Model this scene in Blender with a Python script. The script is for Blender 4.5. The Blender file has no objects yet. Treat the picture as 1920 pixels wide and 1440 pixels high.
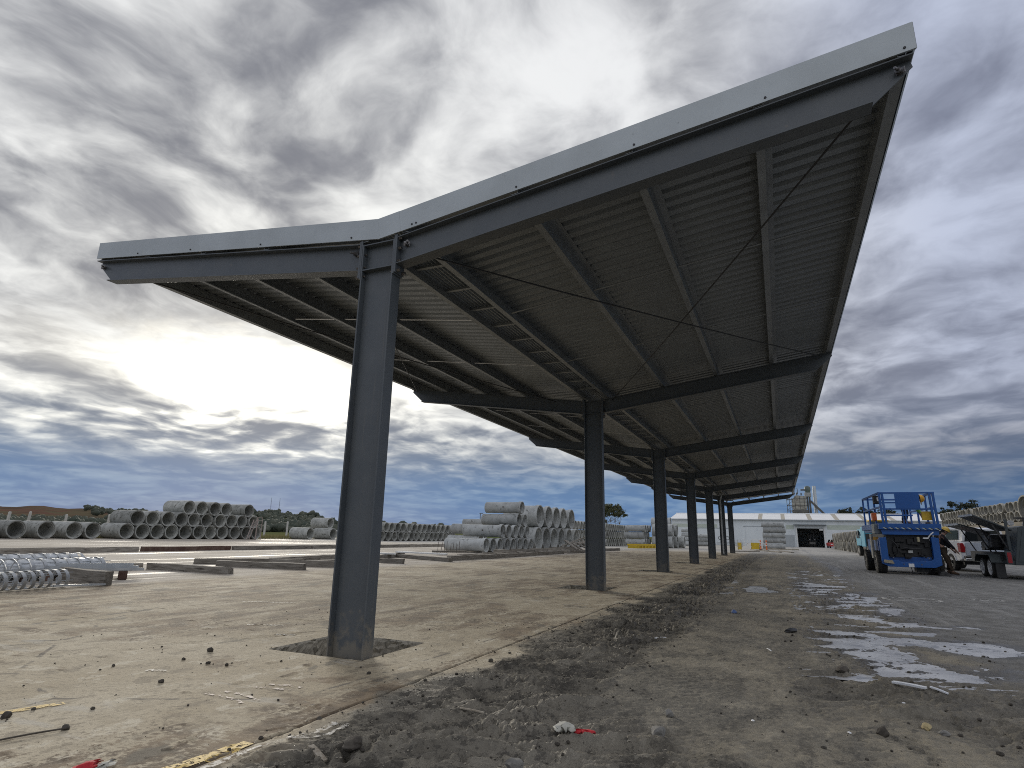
import bpy, bmesh, math, random
import numpy as np
from mathutils import Vector, Matrix
R = math.radians
PI = math.pi
rng = random.Random(7)
npr = np.random.RandomState(11)
scene = bpy.context.scene
col = scene.collection

# ------------------------------------------------------------------ camera
CAM = Vector((3.6699, -4.6567, 1.1))
YAW, PITCH, ROLL, FPX = -0.4194, 0.2495, 0.0216, 1108.25
fw = Vector((math.sin(YAW) * math.cos(PITCH), math.cos(YAW) * math.cos(PITCH), math.sin(PITCH)))
r0 = Vector((math.cos(YAW), -math.sin(YAW), 0)); u0 = r0.cross(fw)
rt = math.cos(ROLL) * r0 + math.sin(ROLL) * u0
up = -math.sin(ROLL) * r0 + math.cos(ROLL) * u0
cd = bpy.data.cameras.new('camera')
cam = bpy.data.objects.new('camera', cd); col.objects.link(cam)
cam.matrix_world = Matrix(((rt.x, up.x, -fw.x, CAM.x), (rt.y, up.y, -fw.y, CAM.y), (rt.z, up.z, -fw.z, CAM.z), (0, 0, 0, 1)))
cd.sensor_fit = 'HORIZONTAL'; cd.sensor_width = 36.0
cd.lens = 36.0 * FPX / 1920.0
cd.clip_start = 0.05; cd.clip_end = 20000
scene.camera = cam
scene.view_settings.view_transform = 'Standard'
scene.view_settings.look = 'None'
scene.view_settings.exposure = 0.30
scene.view_settings.gamma = 1.0
scene.view_settings.use_curve_mapping = False
scene.cycles.filter_width = 1.0
scene.cycles.use_denoising = False

# ------------------------------------------------------------------ node helper
class NG:
    def __init__(s, nt): s.nt = nt
    def node(s, t, **kw):
        n = s.nt.nodes.new(t)
        for k, v in kw.items(): setattr(n, k, v)
        return n
    def put(s, sock, v):
        if isinstance(v, bpy.types.NodeSocket): s.nt.links.new(v, sock)
        elif isinstance(v, (tuple, list)):
            sock.default_value = tuple(v) + ((1.0,) if len(v) == 3 and len(sock.default_value) == 4 else ())
        else: sock.default_value = v
    def m(s, op, *a, clamp=False):
        n = s.node('ShaderNodeMath', operation=op); n.use_clamp = clamp
        for i, v in enumerate(a): s.put(n.inputs[i], v)
        return n.outputs[0]
    def mix(s, f, a, b, mode='MIX'):
        n = s.node('ShaderNodeMix', data_type='RGBA', blend_type=mode)
        s.put(n.inputs[0], f); s.put(n.inputs[6], a); s.put(n.inputs[7], b)
        return n.outputs[2]
    def noise(s, vec, scale, detail=4, rough=.55, dist=0.0):
        n = s.node('ShaderNodeTexNoise'); s.put(n.inputs['Vector'], vec)
        n.inputs['Scale'].default_value = scale; n.inputs['Detail'].default_value = detail
        n.inputs['Roughness'].default_value = rough; n.inputs['Distortion'].default_value = dist
        return n.outputs[0]
    def step(s, x, a, b, lo=0.0, hi=1.0):
        n = s.node('ShaderNodeMapRange', interpolation_type='SMOOTHSTEP')
        s.put(n.inputs[0], x); n.inputs[1].default_value = a; n.inputs[2].default_value = b
        n.inputs[3].default_value = lo; n.inputs[4].default_value = hi
        return n.outputs[0]
    def xyz(s, x, y, z):
        n = s.node('ShaderNodeCombineXYZ')
        for i, v in enumerate((x, y, z)): s.put(n.inputs[i], v)
        return n.outputs[0]
    def sep(s, v):
        n = s.node('ShaderNodeSeparateXYZ'); s.put(n.inputs[0], v); return n.outputs
    def scale(s, v, k):
        n = s.node('ShaderNodeMapping'); s.put(n.inputs[0], v)
        n.inputs['Scale'].default_value = k; return n.outputs[0]
    def attr(s, name):
        n = s.node('ShaderNodeAttribute'); n.attribute_name = name; return n.outputs['Fac']

# ------------------------------------------------------------------ sky
SUN_AZ, SUN_EL = R(-49.0), R(14.0)      # azimuth from +y towards +x
sdir = Vector((math.sin(SUN_AZ) * math.cos(SUN_EL), math.cos(SUN_AZ) * math.cos(SUN_EL), math.sin(SUN_EL)))
world = bpy.data.worlds.new('World'); scene.world = world
world.use_nodes = True
world.cycles.sampling_method = 'MANUAL'; world.cycles.sample_map_resolution = 1024
nt = world.node_tree; nt.nodes.clear(); g = NG(nt)
d = g.node('ShaderNodeTexCoord').outputs['Generated']
dx, dy, dz = g.sep(d)
zp = g.m('MAXIMUM', dz, 0.0)
zc = g.m('ADD', zp, 0.14)
px = g.m('DIVIDE', dx, zc); py = g.m('DIVIDE', dy, zc)
P0 = g.xyz(g.m('ADD', px, 3.1), g.m('ADD', g.m('MULTIPLY', py, 0.92), 1.7), 0.0)
wv = g.node('ShaderNodeTexNoise'); g.put(wv.inputs['Vector'], P0); wv.inputs['Scale'].default_value = 1.6; wv.inputs['Detail'].default_value = 3
vadd = g.node('ShaderNodeVectorMath', operation='MULTIPLY_ADD'); g.put(vadd.inputs[0], wv.outputs['Color']); vadd.inputs[1].default_value = (.42, .42, 0); g.put(vadd.inputs[2], P0)
P = vadd.outputs[0]
n1 = g.noise(P, 1.9, 3, .5)
n2 = g.noise(P, 4.6, 8, .50)
n3 = g.noise(P, 0.6, 2, .5)
n4 = g.noise(P, 12.0, 6, .6)
dens = g.m('ADD', g.m('ADD', g.m('MULTIPLY', n1, .32), g.m('MULTIPLY', n2, .40)), g.m('ADD', g.m('MULTIPLY', n3, .17), g.m('MULTIPLY', n4, .11)))
T = g.step(dens, .385, .625)
hl = g.m('SQRT', g.m('ADD', g.m('ADD', g.m('MULTIPLY', dx, dx), g.m('MULTIPLY', dy, dy)), 1e-5))
cosd = g.m('DIVIDE', g.m('ADD', g.m('MULTIPLY', dx, math.sin(SUN_AZ)), g.m('MULTIPLY', dy, math.cos(SUN_AZ))), hl)
omc = g.m('SUBTRACT', 1.0, cosd)
cost = g.m('ADD', g.m('ADD', g.m('MULTIPLY', dx, sdir.x), g.m('MULTIPLY', dy, sdir.y)), g.m('MULTIPLY', dz, sdir.z))
# cloud deck overhead
hi = g.mix(T, (.165, .172, .203), (.70, .71, .725))
# to the side of the sun the deck is cooler and a little duller; opposite the sun, out of view, it is brightened to light the front faces
away = g.step(omc, .22, .60)
hi = g.mix(away, hi, g.mix(1.0, g.mix(.30, hi, (.42, .42, .43)), (.72, .78, .95), 'MULTIPLY'))
# low layered stratus near the horizon
lw = g.step(zp, .25, .07)
Tl = g.step(dens, .42, .62)
hb = g.step(zp, .15, .045)
lowd = g.mix(hb, (.105, .15, .235), (.085, .17, .33)); lowl = g.mix(hb, (.35, .37, .40), (.16, .255, .40))
low = g.mix(Tl, lowd, lowl)
low = g.mix(away, low, g.mix(1.0, low, (.74, .70, .70), 'MULTIPLY'))
skyc = g.mix(lw, hi, low)
# bright break in the deck round the hidden sun
warp = g.m('ADD', g.m('MULTIPLY', g.m('SUBTRACT', n2, .5), .20), g.m('MULTIPLY', g.m('SUBTRACT', n1, .5), .14))
zw = g.m('ADD', zp, warp)
ge = g.m('MULTIPLY', g.step(zw, .115, .205), g.step(zw, .315, .215))
ga = g.m('EXPONENT', g.m('DIVIDE', omc, -.050))
glow = g.m('MULTIPLY', g.m('MULTIPLY', ge, ga), g.m('ADD', .55, g.m('MULTIPLY', T, .45)))
core = g.m('EXPONENT', g.m('DIVIDE', g.m('SUBTRACT', 1.0, cost), -.006))
wide = g.m('EXPONENT', g.m('DIVIDE', g.m('SUBTRACT', 1.0, cost), -.12))
skyc = g.mix(g.m('MULTIPLY', g.m('MULTIPLY', wide, .9), g.m('SUBTRACT', 1.0, g.m('MULTIPLY', hb, .85)), clamp=True), skyc, g.mix(1.0, skyc, (1.26, 1.24, 1.15), 'MULTIPLY'))
gcol = g.node('ShaderNodeVectorMath', operation='SCALE'); gcol.inputs[0].default_value = (1.0, .955, .80)
g.put(gcol.inputs[3], g.m('ADD', g.m('MULTIPLY', glow, .72), g.m('MULTIPLY', g.m('MULTIPLY', core, ge), 1.3)))
skyc = g.mix(1.0, skyc, gcol.outputs[0], 'ADD')
front = g.step(omc, .80, 1.55)  # unseen sky behind the camera, raised to brighten fascia and front faces
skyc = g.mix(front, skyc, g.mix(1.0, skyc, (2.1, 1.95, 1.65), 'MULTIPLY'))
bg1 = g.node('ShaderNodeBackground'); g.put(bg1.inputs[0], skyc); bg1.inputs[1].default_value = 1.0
nsk = g.node('ShaderNodeTexSky'); nsk.sky_type = 'NISHITA'; nsk.sun_disc = False
nsk.sun_elevation = SUN_EL; nsk.sun_rotation = SUN_AZ
bg2 = g.node('ShaderNodeBackground'); g.put(bg2.inputs[0], nsk.outputs[0]); bg2.inputs[1].default_value = 0.05
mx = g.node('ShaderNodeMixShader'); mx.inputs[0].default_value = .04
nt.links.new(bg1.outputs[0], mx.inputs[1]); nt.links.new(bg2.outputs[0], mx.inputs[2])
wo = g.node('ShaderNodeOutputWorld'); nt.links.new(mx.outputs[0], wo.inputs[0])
# ------------------------------------------------------------------ sun (veiled by cloud)
sl = bpy.data.lights.new('sun', 'SUN'); sl.energy = 1.5; sl.angle = R(19); sl.color = (1.0, .93, .80)
so = bpy.data.objects.new('sun', sl); col.objects.link(so)
so.rotation_euler = (-sdir).to_track_quat('-Z', 'Y').to_euler()

# ------------------------------------------------------------------ materials
MATS = {}
def mat(name, c1, c2=None, scale=6.0, rough=.7, metal=0.0, bump=0.0, bscale=40.0, rand=0.0, stretch=None, spec=.5, c3=None, s3=30.0, rvar=.0, t3=(.55, .7)):
    if name in MATS: return MATS[name]
    m = bpy.data.materials.new(name); m.use_nodes = True
    nt = m.node_tree; nt.nodes.clear(); g = NG(nt)
    b = g.node('ShaderNodeBsdfPrincipled'); o = g.node('ShaderNodeOutputMaterial')
    nt.links.new(b.outputs[0], o.inputs[0])
    v = g.node('ShaderNodeTexCoord').outputs['Object']
    oi = g.node('ShaderNodeObjectInfo')
    if rand:
        va = g.node('ShaderNodeVectorMath', operation='ADD'); g.put(va.inputs[0], v)
        g.put(va.inputs[1], g.xyz(g.m('MULTIPLY', oi.outputs['Random'], 37.0), g.m('MULTIPLY', oi.outputs['Random'], 91.0), 0.0)); v = va.outputs[0]
    if stretch: v = g.scale(v, stretch)
    c = c1
    if c2 is not None:
        f = g.step(g.noise(v, scale, 6, .62), .32, .68); c = g.mix(f, c1, c2)
    if c3 is not None:
        f = g.step(g.noise(v, s3, 5, .6), t3[0], t3[1]); c = g.mix(f, c, c3)
    if rand:
        k = g.m('ADD', 1.0 - rand, g.m('MULTIPLY', oi.outputs['Random'], 2 * rand))
        c = g.mix(1.0, c, g.xyz(k, k, k), 'MULTIPLY')
    g.put(b.inputs['Base Color'], c)
    b.inputs['Metallic'].default_value = metal
    if rvar: g.put(b.inputs['Roughness'], g.m('ADD', rough - rvar, g.m('MULTIPLY', g.noise(v, scale * 1.7, 4), 2 * rvar)))
    else: b.inputs['Roughness'].default_value = rough
    b.inputs['Specular IOR Level'].default_value = spec
    if bump:
        bn = g.node('ShaderNodeBump'); bn.inputs['Strength'].default_value = bump; bn.inputs['Distance'].default_value = .01
        g.put(bn.inputs['Height'], g.noise(v, bscale, 5, .6)); nt.links.new(bn.outputs[0], b.inputs['Normal'])
    MATS[name] = m; return m

M_STEEL = mat('grey_paint', (.076, .088, .099), (.092, .103, .112), 3, .42, 0, .05, 60, c3=(.12, .115, .105), s3=9, rvar=.06, t3=(.64, .80))
M_GALV = mat('galvanised', (.52, .535, .54), (.43, .445, .455), 5, .42, .45, .04, 50, rvar=.08, c3=(.27, .28, .29), s3=14, t3=(.6, .72))
M_SOFFIT = mat('zincalume', (.255, .28, .30), (.215, .235, .25), 1.2, .40, .5, .0, 30, rvar=.06)
M_PURLIN = mat('purlin_galv', (.29, .31, .32), (.235, .25, .26), 3, .45, .5, .03, 40, rvar=.07)
M_FASCIA = mat('flashing', (.45, .49, .51), (.39, .425, .44), 1.6, .45, .2, .05, 12, c3=(.27, .29, .30), s3=7, rvar=.06, t3=(.68, .76))
M_BOLT = mat('bolt_steel', (.22, .22, .23), (.12, .11, .10), 30, .4, .8)
M_ROD = mat('rod_dark', (.03, .03, .032), None, rough=.5, metal=.3)
M_RODL = mat('rod_lit', (.55, .55, .54), None, rough=.35, metal=.7)
M_PIPE = mat('pipe_concrete', (.38, .385, .36), (.25, .255, .235), 1.8, .85, 0, .25, 35, rand=.22, c3=(.13, .128, .11), s3=3.6, t3=(.55, .68))
M_PIPE_B = mat('pipe_concrete_pale', (.45, .465, .455), (.32, .33, .32), 2.0, .85, 0, .25, 35, rand=.18, c3=(.17, .175, .165), s3=3.8, t3=(.56, .69))
M_TIMBER = mat('timber', (.17, .15, .122), (.31, .285, .245), 4, .85, 0, .5, 18, rand=.3, stretch=(.6, 6, 6), c3=(.06, .05, .04), s3=3)
M_RUSTT = mat('timber_red', (.085, .042, .03), (.15, .10, .075), 5, .85, 0, .4, 18, rand=.25)
M_CONC = mat('rough_concrete', (.46, .42, .34), (.27, .245, .195), 9, .9, 0, 1.0, 22, c3=(.14, .125, .095), s3=14)
M_SOIL = mat('dark_soil', (.055, .046, .036), (.09, .078, .062), 9, .9, 0, .8, 30)
M_BLUE = mat('blue_paint', (.004, .075, .29), (.007, .085, .32), 4, .35, 0, .03, 30, c3=(.03, .05, .10), s3=8, t3=(.62, .75))
M_BLACK = mat('black_plastic', (.012, .012, .013), (.02, .02, .02), 12, .55)
M_ENGINE = mat('engine_metal', (.02, .02, .022), (.06, .058, .055), 9, .5, .4)
M_TYRE = mat('tyre_rubber', (.018, .018, .018), (.035, .032, .028), 9, .85, 0, .4, 30)
M_RIM = mat('rim_white', (.70, .70, .69), (.55, .54, .52), 9, .4)
M_RIMD = mat('rim_grey', (.22, .22, .21), (.14, .13, .12), 9, .6)
M_YEL = mat('yellow_paint', (.62, .40, .02), (.50, .32, .02), 6, .5)
M_HELM = mat('helmet_yellow', (.72, .36, .02), None, rough=.35)
M_HELM2 = mat('helmet_pale_yellow', (.80, .55, .12), None, rough=.35)
M_HIVIS = mat('hivis_green', (.30, .62, .12), (.25, .52, .10), 8, .8)
M_DARKCL = mat('dark_cloth', (.010, .011, .016), (.02, .02, .026), 14, .9)
M_NAVY = mat('navy_cloth', (.012, .016, .035), (.02, .025, .045), 14, .9)
M_BROWNCL = mat('brown_cloth', (.06, .042, .028), (.09, .066, .045), 10, .9)
M_BOOT = mat('boot_leather', (.09, .05, .028), (.14, .085, .05), 10, .7)
M_SKIN = mat('skin', (.42, .25, .18), None, rough=.55)
M_HAIR = mat('hair_dark', (.02, .015, .012), None, rough=.7)
M_CARW = mat('white_car_paint', (.72, .73, .74), (.66, .67, .68), 3, .22)
M_GLASS = mat('dark_glass', (.015, .018, .02), None, rough=.06, spec=.8)
M_GLASSL = mat('canopy_glass', (.10, .13, .13), None, rough=.05, spec=.9)
M_REDL = mat('tail_lamp', (.30, .012, .016), (.22, .01, .012), 30, .25)
M_CHROME = mat('chrome', (.6, .6, .6), None, rough=.2, metal=1.0)
M_TRAIL = mat('trailer_paint', (.034, .044, .047), (.045, .054, .056), 3, .45, 0, .05, 30)
M_TEAL = mat('teal_paint', (.03, .22, .34), (.04, .28, .40), 4, .45)
M_ORANGE = mat('orange_plastic', (.75, .16, .03), (.62, .12, .03), 6, .5)
M_REDP = mat('red_paint', (.50, .03, .025), (.36, .03, .025), 5, .5)
M_WHITE = mat('white_panel', (.78, .78, .76), (.66, .66, .64), 5, .5)
M_PLASTIC = mat('clear_wrap', (.74, .76, .77), (.50, .53, .55), 7, .18, .1)
M_SHEDW = mat('shed_wall', (.70, .74, .745), (.64, .68, .69), .6, .5, .1, stretch=(1, 1, .25))
M_SHEDD = mat('shed_dado', (.42, .45, .46), (.37, .40, .41), .8, .6)
M_SHEDR = mat('shed_roof', (.88, .88, .86), (.82, .82, .80), .5, .45)
M_SKYL = mat('translucent_sheet', (.47, .42, .32), (.40, .36, .28), 1.2, .5)
M_BAND = mat('window_band_sheet', (.52, .57, .49), (.46, .51, .44), 1, .5)
M_SILO = mat('silo_steel', (.42, .405, .36), (.30, .285, .25), .8, .55, .2, c3=(.16, .13, .10), s3=1.6)
M_SILOD = mat('plant_dark', (.10, .10, .10), (.15, .145, .13), 1, .6, .2)
M_DUCT = mat('duct_pale', (.52, .56, .60), None, rough=.5, metal=.2)
M_LEAF = mat('gum_leaf', (.075, .085, .036), (.11, .112, .055), 1.2, .65, c3=(.15, .13, .07), s3=3)
M_LEAFD = mat('dark_leaf', (.020, .030, .016), (.040, .050, .026), 1.0, .7)
M_SCRUB = mat('scrub_leaf', (.042, .056, .040), (.085, .090, .062), .05, .8)
M_BARK = mat('bark', (.22, .19, .155), (.12, .10, .08), 4, .85)
M_CLOD = mat('mud_clod', (.075, .066, .053), (.045, .038, .03), 20, .9, 0, .5, 60, rand=.25)
M_STONE = mat('grey_stone', (.23, .22, .20), (.13, .126, .115), 14, .85, 0, .5, 50, rand=.1)
M_TANST = mat('tan_stone', (.42, .34, .17), (.32, .26, .14), 14, .8, 0, .4, 50)
M_LABEL = mat('label_white', (.75, .75, .74), None, rough=.5)
M_PALEPAINT = mat('pale_plastic_strip', (.78, .79, .80), (.66, .67, .68), 9, .4)
M_FENCE = mat('fence_post_concrete', (.52, .51, .47), (.42, .41, .38), 3, .85)

# ------------------------------------------------------------------ object helpers
def link(o, parent=None):
    col.objects.link(o)
    if parent is not None: o.parent = parent
    return o
def tag(o, label=None, cat=None, group=None, kind=None):
    if label: o['label'] = label
    if cat: o['category'] = cat
    if group: o['group'] = group
    if kind: o['kind'] = kind
    return o
def thing(name, label, cat, loc=(0, 0, 0), rz=0.0, group=None):
    o = bpy.data.objects.new(name, None); o.empty_display_size = .2; link(o)
    o.location = loc; o.rotation_euler = (0, 0, rz)
    return tag(o, label, cat, group)
class MB:
    def __init__(s): s.v = []; s.f = []
    def add(s, vs, fs):
        n = len(s.v); s.v += [tuple(v) for v in vs]; s.f += [tuple(i + n for i in f) for f in fs]; return s
    def box(s, c, sz, rot=None):
        hx, hy, hz = sz[0] / 2, sz[1] / 2, sz[2] / 2
        vs = [Vector((x, y, z)) for x in (-hx, hx) for y in (-hy, hy) for z in (-hz, hz)]
        if rot is not None: vs = [rot @ v for v in vs]
        vs = [v + Vector(c) for v in vs]
        return s.add(vs, [(0, 1, 3, 2), (4, 6, 7, 5), (0, 4, 5, 1), (2, 3, 7, 6), (0, 2, 6, 4), (1, 5, 7, 3)])
    def b2(s, lo, hi): return s.box([(a + b) / 2 for a, b in zip(lo, hi)], [b - a for a, b in zip(lo, hi)])
    def bar(s, p, q, w, h=None, upv=(0, 0, 1)):
        p, q = Vector(p), Vector(q); h = h or w; d = (q - p); L = d.length; d.normalize()
        u = Vector(upv)
        if abs(d.dot(u)) > .99: u = Vector((1, 0, 0))
        sd = d.cross(u).normalized(); u = sd.cross(d).normalized()
        rot = Matrix((d, sd, u)).transposed()
        return s.box((p + q) / 2, (L, w, h), rot)
    def tube(s, p, q, r, n=8, r2=None, cap=True):
        p, q = Vector(p), Vector(q); r2 = r if r2 is None else r2; d = (q - p).normalized()
        a = d.orthogonal().normalized(); b = d.cross(a)
        vs = []
        for i in range(n):
            t = 2 * PI * i / n; e = math.cos(t) * a + math.sin(t) * b
            vs += [p + e * r, q + e * r2]
        fs = [(2 * i, 2 * ((i + 1) % n), 2 * ((i + 1) % n) + 1, 2 * i + 1) for i in range(n)]
        if cap: fs += [tuple(2 * i for i in range(n))[::-1], tuple(2 * i + 1 for i in range(n))]
        return s.add(vs, fs)
    def path(s, pts, r, n=6, closed=False):
        pts = [Vector(p) for p in pts]; N = len(pts); vs = []
        for i, p in enumerate(pts):
            a = pts[(i - 1) % N] if (closed or i) else p; b = pts[(i + 1) % N] if (closed or i < N - 1) else p
            d = (b - a).normalized(); h = Vector((0, 0, 1)) if abs(d.z) < .95 else Vector((1, 0, 0))
            x = d.cross(h).normalized(); y = d.cross(x)
            rr = r[i] if isinstance(r, (list, tuple)) else r
            vs += [p + (math.cos(2 * PI * k / n) * x + math.sin(2 * PI * k / n) * y) * rr for k in range(n)]
        fs = []
        for i in range(N if closed else N - 1):
            j = (i + 1) % N
            fs += [(i * n + k, i * n + (k + 1) % n, j * n + (k + 1) % n, j * n + k) for k in range(n)]
        if not closed: fs += [tuple(range(n))[::-1], tuple((N - 1) * n + k for k in range(n))]
        return s.add(vs, fs)
    def lathe(s, prof, n=24, axis='x', closed=False, c=(0, 0, 0)):
        c = Vector(c); vs = []; m = len(prof)
        for i in range(n):
            t = 2 * PI * i / n; ct, st = math.cos(t), math.sin(t)
            for a, r in prof:
                vs.append(c + (Vector((a, r * ct, r * st)) if axis == 'x' else Vector((r * ct, a, r * st)) if axis == 'y' else Vector((r * ct, r * st, a))))
        fs = []
        for i in range(n):
            j = (i + 1) % n
            for k in range(m if closed else m - 1):
                l = (k + 1) % m; fs.append((i * m + k, j * m + k, j * m + l, i * m + l))
        return s.add(vs, fs)
    def prism(s, poly, lo, hi, axis='y'):
        n = len(poly)
        f = (lambda a, b, t: (a, t, b)) if axis == 'y' else (lambda a, b, t: (t, a, b)) if axis == 'x' else (lambda a, b, t: (a, b, t))
        vs = [f(a, b, lo) for a, b in poly] + [f(a, b, hi) for a, b in poly]
        fs = [tuple(range(n)), tuple(range(n, 2 * n))[::-1]] + [(i, i + n, (i + 1) % n + n, (i + 1) % n) for i in range(n)]
        return s.add(vs, fs)
    def mesh(s, name, m, smooth=None, fix=True):
        me = bpy.data.meshes.new(name); me.from_pydata(s.v, [], s.f)
        if fix:
            bm = bmesh.new(); bm.from_mesh(me); bmesh.ops.recalc_face_normals(bm, faces=bm.faces); bm.to_mesh(me); bm.free()
        if smooth:
            me.polygons.foreach_set('use_smooth', [True] * len(me.polygons)); me.set_sharp_from_angle(angle=R(smooth))
        me.materials.append(m); return me
    def build(s, name, m, parent=None, smooth=None, bev=0.0):
        o = bpy.data.objects.new(name, s.mesh(name, m, smooth)); link(o, parent)
        if bev:
            b = o.modifiers.new('b', 'BEVEL'); b.width = bev; b.segments = 2; b.limit_method = 'ANGLE'; b.angle_limit = R(40)
        return o
def inst(me, name, parent=None, loc=(0, 0, 0), rot=(0, 0, 0)):
    o = bpy.data.objects.new(name, me); link(o, parent); o.location = loc; o.rotation_euler = rot; return o
ORD = 'first second third fourth fifth sixth seventh eighth ninth tenth eleventh twelfth thirteenth fourteenth fifteenth sixteenth seventeenth eighteenth nineteenth twentieth'.split()
ORD += ['twenty-' + w for w in ORD[:9]] + ['thirtieth'] + ['thirty-' + w for w in ORD[:9]]

# ------------------------------------------------------------------ vectorised noise for the ground relief
PERM = npr.rand(256, 256)
ANG = npr.rand(256, 256) * 2 * PI
def perlin(x, y):
    xi = np.floor(x).astype(int); yi = np.floor(y).astype(int); xf = x - xi; yf = y - yi
    u = xf * xf * xf * (xf * (xf * 6 - 15) + 10); v = yf * yf * yf * (yf * (yf * 6 - 15) + 10)
    def gr(i, j, a, b):
        t = ANG[(xi + i) & 255, (yi + j) & 255]; return np.cos(t) * a + np.sin(t) * b
    n00 = gr(0, 0, xf, yf); n10 = gr(1, 0, xf - 1, yf); n01 = gr(0, 1, xf, yf - 1); n11 = gr(1, 1, xf - 1, yf - 1)
    return (n00 * (1 - u) + n10 * u) * (1 - v) + (n01 * (1 - u) + n11 * u) * v
def fbm(x, y, s, o=4, r=.5):
    t = np.zeros_like(x); a = 1.0; f = s
    for i in range(o):
        t += a * perlin(x * f + 13.7 * i, y * f + 7.1 * i); a *= r; f *= 2.03
    return t
def sst(x, a, b):
    t = np.clip((x - a) / (b - a), 0, 1); return t * t * (3 - 2 * t)

# ------------------------------------------------------------------ ground
BAY, NB = 8.104, 6
HX0, HX1, HY0, HY1 = -.86, .225, -.035, .99          # footing pocket in the slab, relative to each column line
def lines(fine_lo, fine_hi, st, grow, lo, hi, extra=()):
    a = list(np.arange(fine_lo, fine_hi, st)); s = st
    while a[-1] < hi: s *= grow; a.append(a[-1] + s)
    b = [fine_lo]; s = st
    while b[-1] > lo: s *= grow; b.append(b[-1] - s)
    a = np.array(sorted(set(b[1:] + a)))
    for e in extra:
        i = np.argmin(abs(a - e)); a[i] = e
    return np.array(sorted(set(a)))
JX = (1.018, 1.026, 1.04, 1.048)
X = lines(.75, 4.9, .0125, 1.022, -64, 62, (HX0, HX1) + JX)
Yl = lines(-2.75, 1.2, .0125, 1.0125, -45, 142, [k * BAY + e for k in range(NB + 1) for e in (HY0, HY1)])
NX, NY = len(X), len(Yl)
gx, gy = np.meshgrid(X, Yl, indexing='ij')
def puddle_mask(x, y):
    m = np.full_like(x, -1.0)
    for (cx, cy, rx, ry, a) in [(4.95, 3.85, .95, .42, .12), (4.35, 4.25, .55, .30, -.4), (4.85, 2.15, .55, .45, .35), (5.45, 3.55, .45, .28, .1), (3.12, 10.6, .36, 1.0, 0), (4.3, 12.3, .36, 2.6, .05),
                            (4.95, 9.6, .34, 1.5, -.15), (5.2, 7.2, .2, .9, -.2), (5.93, 5.8, .17, .12, 0), (5.45, 5.55, .2, .1, 0), (4.5, 3.0, .35, .7, .3)]:
        c, s = math.cos(a), math.sin(a); u = (x - cx) * c + (y - cy) * s; v = -(x - cx) * s + (y - cy) * c
        m = np.maximum(m, 1 - np.sqrt((u / rx) ** 2 + (v / ry) ** 2))
    return m
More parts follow.
